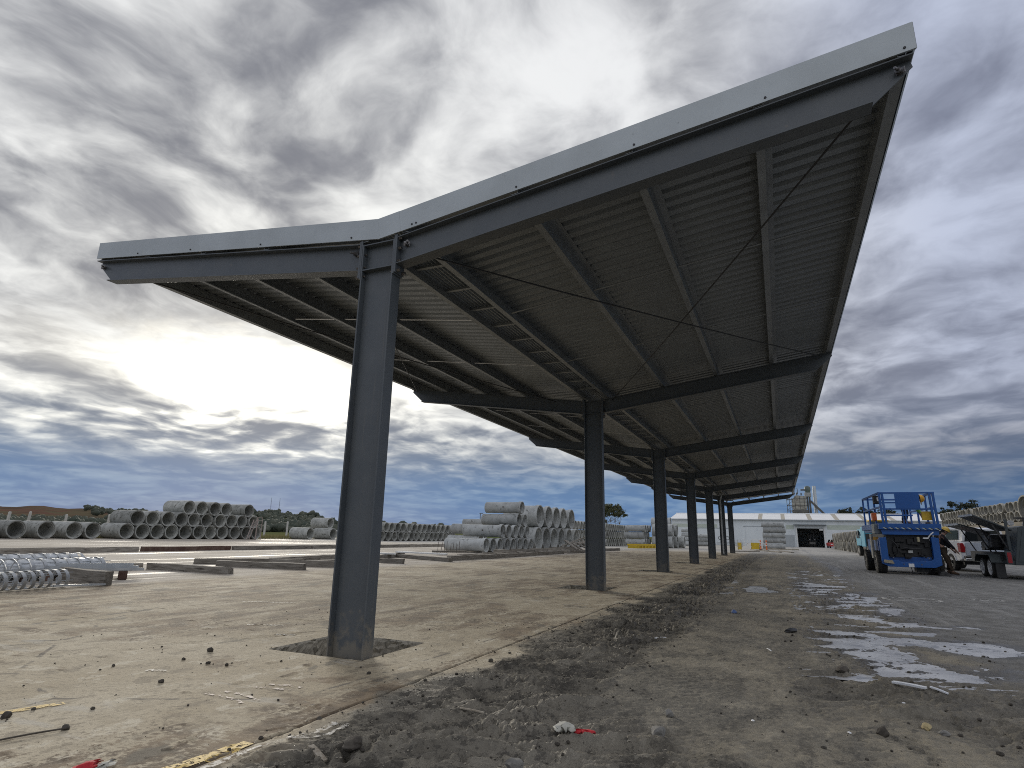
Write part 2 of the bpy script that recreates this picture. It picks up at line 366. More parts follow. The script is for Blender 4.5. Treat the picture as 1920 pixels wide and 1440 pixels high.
def ground_fields(x, y):
    edge = 1.14 + .22 * fbm(x * 0, y, .35, 3) + .26 * fbm(x, y, 1.5, 6, .62)
    mud = sst(x, edge - .06, edge + .20)
    relief = sst(x, edge, edge + .55)
    churn = mud * (1 - sst(x + .18 * fbm(x, y, .8, 3), 2.15, 2.65))
    churn2 = sst(x + .25 * fbm(x, y, .5, 3), 3.65, 4.0) * (1 - sst(x + .3 * fbm(x + 9, y, .5, 3), 5.1, 5.6))
    churn2 *= sst(fbm(x + 3, y + 5, .45, 3), -.35, .2)
    near = sst(y + .6 * fbm(x, y, .7, 3) + (x - 2.5) * .42, -.2, -1.2) * sst(x, 1.0, 1.4)
    rough = np.clip(np.maximum(np.maximum(churn, .7 * churn2), near), 0, 1)
    lane = mud * (1 - rough)
    asphalt = sst(x + .3 * fbm(x, y, .5, 4), 5.0, 5.6)
    h = .0025 * fbm(x, y, .9, 3) + .0012 * fbm(x, y, 9, 3)
    # churned mud: billowed lumps, drag ridges, tyre lugs
    ca, sa = math.cos(R(24)), math.sin(R(24)); al, ac = x * ca + y * sa, -x * sa + y * ca
    wob = .35 * fbm(x, y, 1.1, 3)
    r1 = .45 - np.abs(fbm(al * .42 + wob, ac * 1.25 + wob, 2.6, 6, .66)); fine = fbm(x, y, 14, 4, .7)
    lump = .5 - np.abs(fbm(al * .6 + 3.3, ac, 5.5, 4, .68))
    patch = sst(fbm(x + 4, y, .8, 3), -.35, .25)
    tn = (fbm(al * .50 + wob, ac * 1.3 + 5, 2.0, 6, .62) + .6) * 7.0
    ter = np.floor(tn) + sst(tn - np.floor(tn), .62, 1.0)
    crk = np.exp(-np.abs(fbm(al * .45 + 7, ac * 1.3 - wob, 3.4, 5, .6)) / .045)
    h += rough * (.2 + .8 * relief) * (.0165 * (ter - 4.2) * (.45 + .55 * patch) + .030 * (r1 - .25) - .022 * crk * patch + .012 * (lump - .3) + .006 * fine) + .016 * churn * fbm(x, y, 1.1, 2)
    for (c0, k, w, per, amp, y0, y1) in [(1.55, .045, .20, .115, .034, -3.2, 7.0), (2.12, .05, .17, .10, .026, -2.4, 11.0), (1.75, -.34, .19, .12, .030, -2.6, .8), (2.55, .55, .17, .11, .022, -2.4, -.1), (3.1, -.09, .20, .10, .004, -3.0, 7.0), (4.15, -.04, .2, .10, .010, -1.0, 14.0), (4.75, -.02, .2, .1, .007, -1.0, 10.0),
                                          (.10, -.55, .13, .12, .009, -2.2, -.3), (-1.6, .5, .14, .12, .008, -1.6, 2.4)]:
        u = x - (c0 + k * y + .05 * np.sin(y * .7)); a = np.abs(u) / w
        band = (1 - sst(a, .8, 1.05)) * sst(y, y0, y0 + .5) * (1 - sst(y, y1 - 1, y1))
        ph = (y + np.abs(u) * .8 + .045 * fbm(x, y, 2.5, 3)) / per
        lug = sst(np.abs((ph % 1) - .5), .17, .27) * (a > .12)
        msk = sst(fbm(x + 20, y + 3, 1.3, 3), -.25, .15)
        msk = msk * sst(fbm(x - 8, y + 11, 3.5, 3), -.35, .2)
        h += band * msk * amp * (lug - .7) + (sst(a, .85, 1.05) * (1 - sst(a, 1.1, 1.5))) * msk * amp * .5 * sst(y, y0, y0 + .5) * (1 - sst(y, y1 - 1, y1))
    h += lane * (.006 * fbm(x, y, 5, 4) + .006 * fine + .004 * fbm(x, y, 30, 2))
    h += asphalt * .0015 * fine
    pm = puddle_mask(x, y); pw = sst(pm + .75 * fbm(x, y * .8, 1.5, 6, .62), -.06, .40)
    h += -.014 * pw + .0045 * pw * (np.abs(fbm(x, y, 9, 3, .6)) * 2.6 - .55)
    db = fbm(x * .75 + 31, y + 17, .42, 7, .62)
    brown = sst(1.2 - np.hypot((x + 4.6) / 4.4, (y - 3.0) / 3.0), 0, .9)
    clean = sst(1.25 - np.hypot((x + .6) / 1.9, (y + .6) / 2.0), 0, .6)
    dirt = (1 - mud) * sst(db + .34 * brown - .20 * clean + .08 * sst(y, 2, 8), -.08, .10)
    dirt = np.maximum(dirt, (1 - mud) * sst(1 - (np.abs(x - .95) / .5) + .7 * fbm(x, y, 1.7, 4), .75, 1.2))
    clod = sst(fbm(x, y, 6.5, 3), .40, .55) * (1 - mud) * sst(fbm(x + 5, y - 7, .9, 3), .0, .3)
    h += clod * .008
    j = (np.abs(x - 1.033) < .009)
    h = np.where(j, -.02, h)
    track = .62 * rough * sst(fbm(x * 1.6, y * .5 + 3, .7, 4, .6), -.15, .2) * sst(y, -2.2, 1.5)
    for (c0, w) in ((1.75, .34), (2.45, .26), (4.15, .30), (5.25, .26)):
        tb_ = 1 - sst(np.abs(x + .12 * np.sin(y * .21 + c0) + .16 * fbm(x, y * .4, .9, 4) - c0 - .012 * y), w * .5, w)
        track = np.maximum(track, .72 * tb_ * sst(y, 0, 7) * sst(fbm(x + c0, y * .25, .8, 4, .6), -.4, .05))
    pale = sst(-x + 1.2 * fbm(x, y, .25, 3), 7.6, 9.0)
    far = sst(y + 5 * fbm(x, y, .08, 3), 44, 60)
    fade = 1 - np.clip((np.hypot(x - 3, y + 3) - 14) / 30, 0, 1)
    h = h * (.25 + .75 * fade)
    h = np.where((x < -8.5), h * .3, h)
    return h, dict(mud=mud, rough=rough, dirt=np.maximum(dirt, clod), wet=pw, damp=np.maximum(sst(pm + .6 * fbm(x, y * .8, 1.5, 4, .6), -.55, .05), track), asph=asphalt, pale=pale, far=far, joint=j.astype(float), lane=lane)
hz, att = ground_fields(gx, gy)
inpit = np.zeros((NX, NY), bool)
idx = np.arange(NX * NY).reshape(NX, NY)
xc = (X[:-1] + X[1:]) / 2; yc = (Yl[:-1] + Yl[1:]) / 2
keep = np.ones((NX - 1, NY - 1), bool)
inx = (xc > HX0) & (xc < HX1)
for k in range(NB + 1):
    iny = (yc > k * BAY + HY0) & (yc < k * BAY + HY1); keep[np.ix_(inx, iny)] = False
q = np.stack([idx[:-1, :-1], idx[1:, :-1], idx[1:, 1:], idx[:-1, 1:]], -1)[keep]
me = bpy.data.meshes.new('ground')
me.vertices.add(NX * NY); me.vertices.foreach_set('co', np.stack([gx, gy, hz], -1).astype(np.float32).ravel())
me.loops.add(q.size); me.loops.foreach_set('vertex_index', q.ravel().astype(np.int32))
me.polygons.add(len(q)); me.polygons.foreach_set('loop_start', np.arange(0, q.size, 4, dtype=np.int32))
me.update(); me.validate()
me.polygons.foreach_set('use_smooth', np.ones(len(me.polygons), bool))
for k, a in att.items():
    at = me.attributes.new(k, 'FLOAT', 'POINT'); at.data.foreach_set('value', a.astype(np.float32).ravel())
def ground_material():
    m = bpy.data.materials.new('yard_ground'); m.use_nodes = True
    nt = m.node_tree; nt.nodes.clear(); g = NG(nt)
    b = g.node('ShaderNodeBsdfPrincipled'); o = g.node('ShaderNodeOutputMaterial'); nt.links.new(b.outputs[0], o.inputs[0])
    v = g.node('ShaderNodeNewGeometry').outputs['Position']
    A = {k: g.attr(k) for k in att}
    na = g.noise(v, .55, 8, .62); nb = g.noise(v, 3.2, 8, .65); nc = g.noise(v, 26, 6, .65); nd = g.noise(v, 120, 3, .6)
    slab = g.mix(g.step(na, .35, .65), (.50, .435, .315), (.385, .318, .21))
    slab = g.mix(g.step(nb, .52, .60, 0, .5), slab, (.33, .275, .185))
    slab = g.mix(g.step(nc, .53, .60, 0, .5), slab, (.19, .16, .115))
    n9 = g.noise(g.scale(v, (1.0, .7, 1)), 3.4, 10, .70); slab = g.mix(g.step(n9, .56, .585, 0, .6), slab, (.20, .165, .115)); slab = g.mix(g.step(n9, .44, .40, 0, .55), slab, (.66, .605, .475))
    slab = g.mix(g.step(nd, .58, .64, 0, .5), slab, (.15, .13, .10))
    crk = g.node('ShaderNodeTexVoronoi', feature='DISTANCE_TO_EDGE'); g.put(crk.inputs['Vector'], g.mix(.12, v, g.xyz(na, nb, 0.0))); crk.inputs['Scale'].default_value = .33
    slab = g.mix(g.m('MULTIPLY', g.step(crk.outputs['Distance'], .006, .002), g.step(nb, .46, .56)), slab, (.14, .12, .095))
    slab = g.mix(g.step(g.noise(g.scale(v, (.8, 2.6, 1)), 1.1, 7, .62), .58, .66, 0, .5), slab, (.50, .475, .41))
    # brown dirt dragged over the slab by wheels
    vs = g.scale(v, (2.2, .55, 1))
    df = g.m('MULTIPLY', A['dirt'], g.step(g.m('ADD', g.noise(vs, 1.3, 8, .65), g.m('MULTIPLY', g.m('SUBTRACT', nc, .5), .6)), .44, .53))
    slab = g.mix(g.m('MULTIPLY', df, .92), slab, g.mix(g.step(nb, .4, .6), (.105, .073, .045), (.25, .185, .115)))
    bl = g.step(g.noise(g.scale(v, (1.0, .7, 1)), 1.6, 7, .62), .60, .635, 0, .8)
    slab = g.mix(bl, slab, (.13, .112, .082))
    mudc = g.mix(g.step(nb, .42, .58), (.072, .064, .050), (.185, .166, .13))
    mudc = g.mix(g.step(na, .46, .58, 0, .65), mudc, (.235, .212, .168))
    n8 = g.noise(g.scale(v, (1.0, .6, 1)), 6.5, 10, .74); mudc = g.mix(g.step(n8, .53, .57, 0, .75), mudc, (.05, .045, .036)); mudc = g.mix(g.step(n8, .45, .42, 0, .6), mudc, (.27, .245, .195))
    mudc = g.mix(g.step(nc, .50, .66, 0, .45), mudc, (.20, .182, .145))
    mudc = g.mix(g.step(nd, .56, .70, 0, .35), mudc, (.26, .24, .195))
    lanec = g.mix(g.step(na, .40, .60), (.26, .23, .172), (.15, .138, .112))
    n9 = g.noise(g.scale(v, (1.0, .6, 1)), 3.2, 10, .72); lanec = g.mix(g.step(n9, .54, .57, 0, .7), lanec, (.07, .064, .052)); lanec = g.mix(g.step(n9, .45, .41, 0, .6), lanec, (.34, .305, .235))
    lanec = g.mix(g.step(nb, .46, .64, 0, .6), lanec, (.095, .088, .072))
    lanec = g.mix(g.step(nc, .50, .64, 0, .6), lanec, (.28, .25, .195))
    lanec = g.mix(g.step(nd, .54, .68, 0, .5), lanec, (.07, .064, .054))
    asp = g.mix(g.step(nb, .38, .62), (.135, .132, .124), (.20, .195, .182))
    st = g.noise(g.scale(v, (3.0, .22, 1)), .8, 7, .6)
    asp = g.mix(g.step(st, .52, .62, 0, .55), asp, (.29, .285, .27))
    asp = g.mix(g.step(nc, .50, .64, 0, .55), asp, (.085, .085, .082))
    c = g.mix(A['mud'], slab, lanec)
    c = g.mix(A['asph'], c, asp)
    c = g.mix(A['rough'], c, mudc)
    palec = g.mix(g.step(na, .38, .62), (.44, .40, .34), (.33, .29, .235))
    palec = g.mix(g.step(g.noise(g.scale(v, (1, .16, 1)), .9, 7, .62), .50, .58, 0, .8), palec, (.235, .20, .155))
    c = g.mix(A['pale'], c, palec)
    farc = g.mix(g.step(nb, .4, .65), (.42, .405, .37), (.30, .29, .265))
    c = g.mix(g.m('MULTIPLY', A['far'], .85), c, farc)
    c = g.mix(A['joint'], c, (.05, .045, .037))
    c = g.mix(g.m('MULTIPLY', A['damp'], .8), c, g.mix(1.0, c, (.50, .49, .48), 'MULTIPLY'))
    c = g.mix(g.m('MULTIPLY', A['wet'], .45), c, g.mix(1.0, c, (.45, .45, .45), 'MULTIPLY'))
    g.put(b.inputs['Base Color'], c)
    # damp film: glossier patches out on the pale hardstand and in the ruts
    damp = g.m('MULTIPLY', A['pale'], g.step(g.noise(g.scale(v, (1.1, .12, 1)), .8, 6, .6), .545, .62, 0, .62))
    damp2 = g.m('MAXIMUM', g.m('MULTIPLY', A['damp'], .75), g.m('MULTIPLY', A['rough'], g.step(na, .45, .6, 0, .5)))
    wet = g.m('MAXIMUM', g.m('MAXIMUM', damp, damp2), A['wet'])
    ro = g.m('SUBTRACT', .86, g.m('MULTIPLY', wet, .52))
    ro = g.m('SUBTRACT', ro, g.m('MULTIPLY', A['asph'], g.step(nb, .4, .7, 0, .28)))
    g.put(b.inputs['Roughness'], ro); b.inputs['Specular IOR Level'].default_value = .5
    bn = g.node('ShaderNodeBump'); bn.inputs['Strength'].default_value = 1.0; bn.inputs['Distance'].default_value = .022
    hh = g.m('ADD', g.m('MULTIPLY', nc, .8), g.m('ADD', g.m('MULTIPLY', nd, .45), g.m('MULTIPLY', nb, .5)))
    hh = g.m('MULTIPLY', hh, g.m('ADD', .22, g.m('MULTIPLY', A['mud'], .7)))
    g.put(bn.inputs['Height'], hh); nt.links.new(bn.outputs[0], b.inputs['Normal'])
    return m
me.materials.append(ground_material())
ground = link(bpy.data.objects.new('ground', me)); tag(ground, 'muddy works yard, pale dirty concrete slab beside a strip of churned mud', None, None, 'structure')

def h_at(x, y):
    a, _ = ground_fields(np.array([[float(x)]]), np.array([[float(y)]])); return float(a[0, 0])

# standing water in the hollows of the lane
def water_mat():
    m = bpy.data.materials.new('cement_water'); m.use_nodes = True
    nt = m.node_tree; nt.nodes.clear(); g = NG(nt)
    b = g.node('ShaderNodeBsdfPrincipled'); o = g.node('ShaderNodeOutputMaterial'); nt.links.new(b.outputs[0], o.inputs[0])
    v = g.node('ShaderNodeNewGeometry').outputs['Position']
    n = g.noise(v, 2.2, 6, .6); n2 = g.noise(v, 22, 4, .6)
    c = g.mix(g.step(n, .38, .62), (.52, .525, .53), (.36, .365, .375)); c = g.mix(g.step(g.noise(v, 34, 3, .6), .60, .66, 0, .8), c, (.12, .118, .11)); c = g.mix(g.step(g.noise(v, 5, 5, .6), .56, .62, 0, .6), c, (.12, .125, .14))
    g.put(b.inputs['Base Color'], c); g.put(b.inputs['Roughness'], g.m('ADD', .16, g.m('MULTIPLY', n2, .30))); b.inputs['Specular IOR Level'].default_value = .35
    bn = g.node('ShaderNodeBump'); bn.inputs['Strength'].default_value = .12; bn.inputs['Distance'].default_value = .004
    g.put(bn.inputs['Height'], n2); nt.links.new(bn.outputs[0], b.inputs['Normal'])
    return m
wm = MB()
for (a, b_, c_, d_) in [(3.5, 1.35, 6.7, 21.5), (2.4, 9.0, 3.49, 19.5)]:
    wm.add([(a, b_, -.0075), (c_, b_, -.0075), (c_, d_, -.0075), (a, d_, -.0075)], [(0, 1, 2, 3)])
wo_ = wm.build('water', water_mat()); tag(wo_, 'shallow milky puddles lying in the hollows of the muddy lane', None, None, 'structure')

# footing pockets
for k in range(NB + 1):
    m_ = MB(); y0, y1 = k * BAY + HY0, k * BAY + HY1; n = 22
    rows = 9; zs = [.003, -.012, -.035, -.065, -.10, -.14, -.18, -.22, -.27]
    per = [(HX0 + (HX1 - HX0) * i / n, y0, 0, 1) for i in range(n)] + [(HX1, y0 + (y1 - y0) * i / n, -1, 0) for i in range(n)] + [(HX1 - (HX1 - HX0) * i / n, y1, 0, -1) for i in range(n)] + [(HX0, y1 - (y1 - y0) * i / n, 1, 0) for i in range(n)]
    N = len(per); vs = []
    for j in range(rows):
        for i, (a, b_, nx_, ny_) in enumerate(per):
            e = 0 if j == 0 else .008 + .016 * abs(math.sin(i * 1.31 + j * 2.1 + k)) * abs(math.cos(i * .47 - j * 1.7 + k)) + rng.uniform(-.006, .006) - (.025 if (i * 7 + j * 3 + k) % 11 == 0 else 0)
            corner = (i % n) == 0
            vs.append((a + (0 if corner else nx_ * e), b_ + (0 if corner else ny_ * e), zs[j] + (rng.uniform(-.012, .012) if j > 1 else 0)))
    fs = [(j * N + i, j * N + (i + 1) % N, (j + 1) * N + (i + 1) % N, (j + 1) * N + i) for j in range(rows - 1) for i in range(N)]
    m_.add(vs, fs)
    o = m_.build('footing_pocket', M_CONC); tag(o, None, None, None, 'structure')
    s_ = MB(); gn = 8
    vs = [(HX0 - .03 + (HX1 - HX0 + .06) * i / gn, y0 - .03 + (y1 - y0 + .06) * j / gn, -.235 + .03 * math.sin(i * 2.1 + j * 1.3 + k) * math.cos(i * .7 - j * 2.2)) for i in range(gn + 1) for j in range(gn + 1)]
    fs = [(i * (gn + 1) + j, (i + 1) * (gn + 1) + j, (i + 1) * (gn + 1) + j + 1, i * (gn + 1) + j + 1) for i in range(gn) for j in range(gn)]
    s_.add(vs, fs); s_.build('soil', M_SOIL, o)

# land beyond the yard
def terrain_mat():
    m = bpy.data.materials.new('grassland'); m.use_nodes = True
    nt = m.node_tree; nt.nodes.clear(); g = NG(nt)
    b = g.node('ShaderNodeBsdfPrincipled'); o = g.node('ShaderNodeOutputMaterial'); nt.links.new(b.outputs[0], o.inputs[0])
    v = g.node('ShaderNodeNewGeometry').outputs['Position']
    n = g.noise(v, .012, 7, .6); n2 = g.noise(v, .15, 5, .6); n3 = g.noise(g.scale(v, (1, 1, 6)), .0035, 5, .6)
    gr = g.mix(g.step(n2, .35, .65), (.13, .125, .05), (.19, .165, .075)); gr = g.mix(g.step(n, .4, .6), gr, (.085, .11, .05))
    n5 = g.noise(g.scale(v, (1, 1, 14)), .009, 6, .6); br = g.mix(g.step(n5, .44, .56), (.135, .080, .060), (.12, .10, .065)); br = g.mix(g.step(n, .46, .58, 0, .7), br, (.075, .064, .048))
    c = g.mix(g.attr('brown'), gr, br); g.put(b.inputs['Base Color'], c); b.inputs['Roughness'].default_value = 1.0; b.inputs['Specular IOR Level'].default_value = 0.0
    return m
TM = terrain_mat()
tb = MB(); tb.add([(-3500, -3500, -.3), (3500, -3500, -.3), (3500, 3500, -.3), (-3500, 3500, -.3)], [(0, 1, 2, 3)])
tag(tb.build('terrain', TM), 'flat grassland reaching out to the horizon beyond the yard', None, None, 'structure')
AZK = [-100, -72, -64.3, -60, -57.5, -55.5, -51, -47, -44.5, -42, -39, -30, 0, 40]
HK = [26, 36, 38, 39, 33, 30, 29, 35, 33, 29, 12, 5, 3, 3]
def hill_h(az, r):
    H = .87 * np.interp(az, AZK, HK); return H * sst(r, 420, 1500) + 2.5 * np.sin(az * 1.9) * sst(r, 600, 1200) * (H / 40)
na_, nr_ = 200, 26
az_ = np.linspace(-110, 45, na_); rr_ = np.linspace(400, 1650, nr_)
aa, rr2 = np.meshgrid(az_, rr_, indexing='ij')
hh = hill_h(aa, rr2) - .35
vs = np.stack([rr2 * np.sin(np.radians(aa)), rr2 * np.cos(np.radians(aa)), hh], -1).reshape(-1, 3)
ii = np.arange(na_ * nr_).reshape(na_, nr_)
hm = MB(); hm.add([tuple(v) for v in vs], [tuple(int(z) for z in f) for f in np.stack([ii[:-1, :-1], ii[:-1, 1:], ii[1:, 1:], ii[1:, :-1]], -1).reshape(-1, 4)])
ho = hm.build('hills', TM, smooth=60)
at = ho.data.attributes.new('brown', 'FLOAT', 'POINT')
at.data.foreach_set('value', (sst(-aa, 54.5, 57.0) * sst(rr2, 620, 800)).astype(np.float32).ravel())
tag(ho, 'low brown and green hills along the horizon', None, None, 'structure')
# earth bank on the far side of the lane
bk = MB(); bk.prism([(18.6, -.3), (19.7, 2.78), (46, 2.9), (49, -.3)], 43, 80)
tag(bk.build('bank', mat('bank_earth', (.20, .18, .145), (.13, .115, .09), 1.2, .95, 0, .8, 6)), 'raised earth bank carrying two rows of concrete pipes', None, None, 'structure')

# ------------------------------------------------------------------ the steel canopy
K = .1365
CD, CW = .407, .15                      # column depth (x) and flange width (y)
def zb(x): return 3.80 + K * (abs(x) - .2)      # underside of rafter
BD = .312                                         # rafter depth
def zt(x): return zb(x) + BD
XE = 4.90
canopy = thing('canopy', 'long butterfly-roofed steel canopy on one row of dark grey columns', 'canopy', (0, 0, 0))
def column_mat():
    m = M_STEEL.copy(); m.name = 'grey_paint_splashed'; nt = m.node_tree; g = NG(nt)
    b = [n for n in nt.nodes if n.type == 'BSDF_PRINCIPLED'][0]; src = b.inputs['Base Color'].links[0].from_socket
    v = g.node('ShaderNodeNewGeometry').outputs['Position']; z = g.sep(v)[2]
    f = g.step(g.m('ADD', g.m('MULTIPLY', z, -1.0), g.m('MULTIPLY', g.noise(v, 9, 6, .65), 1.5)), .42, .75, 0, .75)
    st = g.m('MULTIPLY', g.step(g.noise(g.scale(v, (14, 14, .5)), 2.2, 6, .6), .56, .70, 0, .35), 1.0)
    c = g.mix(st, src, (.15, .145, .13)); c = g.mix(f, c, (.20, .18, .145)); g.put(b.inputs['Base Color'], c)
    return m
M_COLUMN = column_mat()
def column(y):
    m_ = MB(); z0, z1 = -.235, 4.10
    for s in (-1, 1): m_.b2((s * CD / 2 - (.016 if s > 0 else 0), y, z0), (s * CD / 2 + (.016 if s < 0 else 0), y + CW, z1))
    m_.b2((-CD / 2 + .0162, y + CW / 2 - .005, z0), (CD / 2 - .0162, y + CW / 2 + .005, z1))
    c = m_.build('column', M_COLUMN, canopy, bev=.0025)
    p = MB(); p.b2((-CD / 2 - .05, y - .03, z0 - .02), (CD / 2 + .012, y + CW + .05, z0 - .001)); p.build('base_plate', M_STEEL, c)
    st = MB()
    for zz in (3.795, 4.085):
        st.b2((-CD / 2 + .0165, y + .003, zz), (CD / 2 - .0165, y + CW / 2 - .0055, zz + .012)); st.b2((-CD / 2 + .0165, y + CW / 2 + .0055, zz), (CD / 2 - .0165, y + CW - .003, zz + .012))
    st.build('stiffener', M_STEEL, c)
    return c
def rafter(y, s):
    m_ = MB(); x0 = CD / 2 + .038; xb = 4.60; xw = 4.905
    poly = [(x0, zb(x0) + .012), (xb, zb(xb) + .012), (xw, zt(xw) - .075), (xw - .012, zt(xw) - .012), (x0, zt(x0) - .012)]
    m_.prism([(s * a, b_) for a, b_ in poly], y + CW / 2 - .004, y + CW / 2 + .004)
    m_.prism([(s * x0, zb(x0)), (s * xb, zb(xb)), (s * xb, zb(xb) + .0118), (s * x0, zb(x0) + .0118)], y, y + CW)
    m_.prism([(s * x0, zt(x0) - .0118), (s * xw, zt(xw) - .0118), (s * xw, zt(xw)), (s * x0, zt(x0))], y, y + CW)
    r_ = m_.build('rafter', M_STEEL, canopy, bev=.002)
    p = MB(); p.b2((min(s * (CD / 2 + .0185), s * (CD / 2 + .0375)), y - .004, 3.715), (max(s * (CD / 2 + .0185), s * (CD / 2 + .0375)), y + CW + .004, 4.145)); p.build('end_plate', M_STEEL, r_, bev=.0015)
    p = MB(); p.b2((min(s * (CD / 2 + .0005), s * (CD / 2 + .018)), y - .003, 3.70), (max(s * (CD / 2 + .0005), s * (CD / 2 + .018)), y + CW + .003, 4.15)); p.build('cleat_plate', M_STEEL, r_, bev=.0015)
    return r_
bolt = MB()
bolt.lathe([(-.062, 0), (-.062, .009), (-.038, .009), (-.038, .017), (-.020, .017), (-.020, .020), (.040, .020), (.040, .017), (.058, .017), (.058, 0)], 6)
BOLT = bolt.mesh('bolt', M_BOLT)
nut = MB(); nut.lathe([(-.055, 0), (-.055, .011), (-.012, .011), (-.012, .024), (.012, .024), (.012, .030), (.018, .030), (.018, 0)], 8, axis='y'); nut.box((0, .024, 0), (.075, .012, .05))
NUT = nut.mesh('rod_nut', M_BOLT)
for k in range(NB + 1):
    y = k * BAY; column(y)
    for s in (-1, 1):
        r_ = rafter(y, s)
        if k < 3:
            for zz in (3.74, 3.845, 3.99, 4.105):
                for yy in ((.035,) if k else (.030, .120)):
                    inst(BOLT, 'bolt', r_, (s * (CD / 2 + .0195), y + yy, zz), (0, 0, 0 if s > 0 else PI))
        if k == 0:
            inst(NUT, 'rod_nut', r_, (s * .34, CW / 2 - .035, zt(.34) - .09), (0, 0, .6 * s))
            inst(NUT, 'rod_nut', r_, (s * 4.80, CW / 2 - .035, zt(4.8) - .085), (0, 0, -.6 * s))
# purlins: Z sections bay by bay; the pair at the valley carries the box gutter
PX = [(-1.60, -1), (-2.69, -1), (-3.78, -1), (1.535, 1), (2.66, 1), (3.755, 1)]
PH = .20
def purlin(x, s, y0, y1, f=.075):
    z = zt(abs(x) + .04) + .004; m_ = MB(); t = .004; ks = K * s
    def zz(xx): return z + ks * (xx - x)
    a, b_ = x, x + s * f
    # bottom flange runs inward from the web, top flange outward
    wx = a if s > 0 else a
    m_.prism([(a, zz(a)), (b_, zz(b_)), (b_, zz(b_) + t), (a, zz(a) + t)], y0, y1)
    m_.prism([(b_ - s * t, zz(b_) + t), (b_, zz(b_) + t), (b_, zz(b_) + PH), (b_ - s * t, zz(b_) + PH)], y0, y1)
    m_.prism([(b_, zz(b_) + PH - t), (b_ + s * f, zz(b_ + s * f) + PH - t), (b_ + s * f, zz(b_ + s * f) + PH), (b_, zz(b_) + PH)], y0, y1)
    m_.prism([(a, zz(a) + t), (a + s * t, zz(a) + t), (a + s * t, zz(a) + .018), (a, zz(a) + .018)], y0, y1)
    return m_.build('purlin', M_PURLIN, canopy)
for k in range(NB):
    y0 = k * BAY + .002; y1 = (k + 1) * BAY + (.25 if k == NB - 1 else -.002)
    for x, s in PX: purlin(x, s, y0 + .004, y1)
    # valley purlins
    for a, b_, s in ((-.215, -.14, 1), (.30, .375, -1)):
        m_ = MB(); z = 4.119 + (.03 if s < 0 else .012)
        m_.b2((a, y0, z), (b_, y1, z + .004)); w = b_ if s > 0 else a
        m_.b2((w - (.004 if s > 0 else 0), y0, z + .004), (w + (.004 if s < 0 else 0), y1, z + .19))
        m_.build('valley_purlin', M_PURLIN, canopy)
    # edge channels
    for s in (-1, 1):
        m_ = MB(); x = s * 4.80; z = zt(4.80) + .004
        m_.b2((min(x, x + s * .085), y0, z), (max(x, x + s * .085), y1, z + .004))
        m_.b2((min(x, x + s * .004), y0, z + .004), (max(x, x + s * .004), y1, z + .20)); m_.build('edge_purlin', M_PURLIN, canopy)
    # gutter brackets
    for i in range(11):
        yy = k * BAY + .92 + .72 * i
        if yy < y1 - .15:
            m_ = MB(); m_.b2((-.139, yy, 4.205), (.299, yy + .05, 4.212)); m_.b2((-.139, yy, 4.212), (.299, yy + .004, 4.24)); m_.build('gutter_bracket', M_PURLIN, canopy)
    # bridging between purlins
    for yy in (k * BAY + 2.62, k * BAY + 5.18):
        for xs in ((-3.70, -2.74), (-2.61, -1.65), (-1.52, -.235), (.395, 1.52), (1.62, 2.65), (2.745, 3.745), (3.84, 4.79)):
            m_ = MB(); lo, hi_ = xs
            m_.bar((lo, yy, zt(lo) + .045), (hi_, yy, zt(hi_) + .045), .035, .010); m_.build('bridging_bar', M_RODL if lo < 0 else M_PURLIN, canopy)  # left-wing bars get a brighter metal, so they look lit
# wind bracing rods under the first and last bays
for k in (0, NB - 1):
    y0 = k * BAY; y1 = y0 + BAY
    for p, q in (((.20, y0 + .16), (4.72, y1 + .03)), ((4.72, y0 + .16), (.45, y1 + .03)), ((-4.75, y0 + .45), (-.9, y1 + .03)), ((-.45, y0 + .16), (-4.74, y1 + .03))):
        a = Vector((p[0], p[1], zt(p[0]) - .06)); b_ = Vector((q[0], q[1], zt(q[0]) - .06))
        m_ = MB(); mid = (a + b_) / 2 - Vector((0, 0, .035)); m_.path([a, a.lerp(mid, .5) - Vector((0, 0, .01)), mid, mid.lerp(b_, .5) - Vector((0, 0, .01)), b_], .010, 6)
        m_.build('brace_rod', M_ROD, canopy)
# trapezoidal roof sheeting, one sheet width at a time
def roofsheet(s):
    pitch, n = .1905, 4
    wid = pitch * n; y = -.004; cnt = 0
    yend = NB * BAY + .35
    m_ = MB(); prof = []
    for i in range(n):
        prof += [(i * pitch, 0), (i * pitch + .100, 0), (i * pitch + .116, .036), (i * pitch + .172, .036)]
    prof.append((n * pitch - .001, 0))
    x0, x1 = (.16, 4.922) if s > 0 else (-.16, -4.892)
    vs = []; 
    for (yy, zz) in prof:
        for x in (x0, x1): vs.append((x, yy, zt(x) + PH + .010 + zz))
    for (yy, zz) in prof:
        for x in (x0, x1): vs.append((x, yy, zt(x) + PH + .012 + zz))
    N = len(prof)
    fs = [(2 * i, 2 * i + 2, 2 * i + 3, 2 * i + 1) for i in range(N - 1)] + [(2 * N + 2 * i, 2 * N + 2 * i + 1, 2 * N + 2 * i + 3, 2 * N + 2 * i + 2) for i in range(N - 1)]
    fs += [(2 * i + 1, 2 * i + 3, 2 * N + 2 * i + 3, 2 * N + 2 * i + 1) for i in range(N - 1)]
    m_.add(vs, fs); M_ = m_.mesh('roof_sheet', M_SOFFIT)
    while y < yend:
        inst(M_, 'roof_sheet', canopy, (0, y, 0)); y += wid
roofsheet(1); roofsheet(-1)
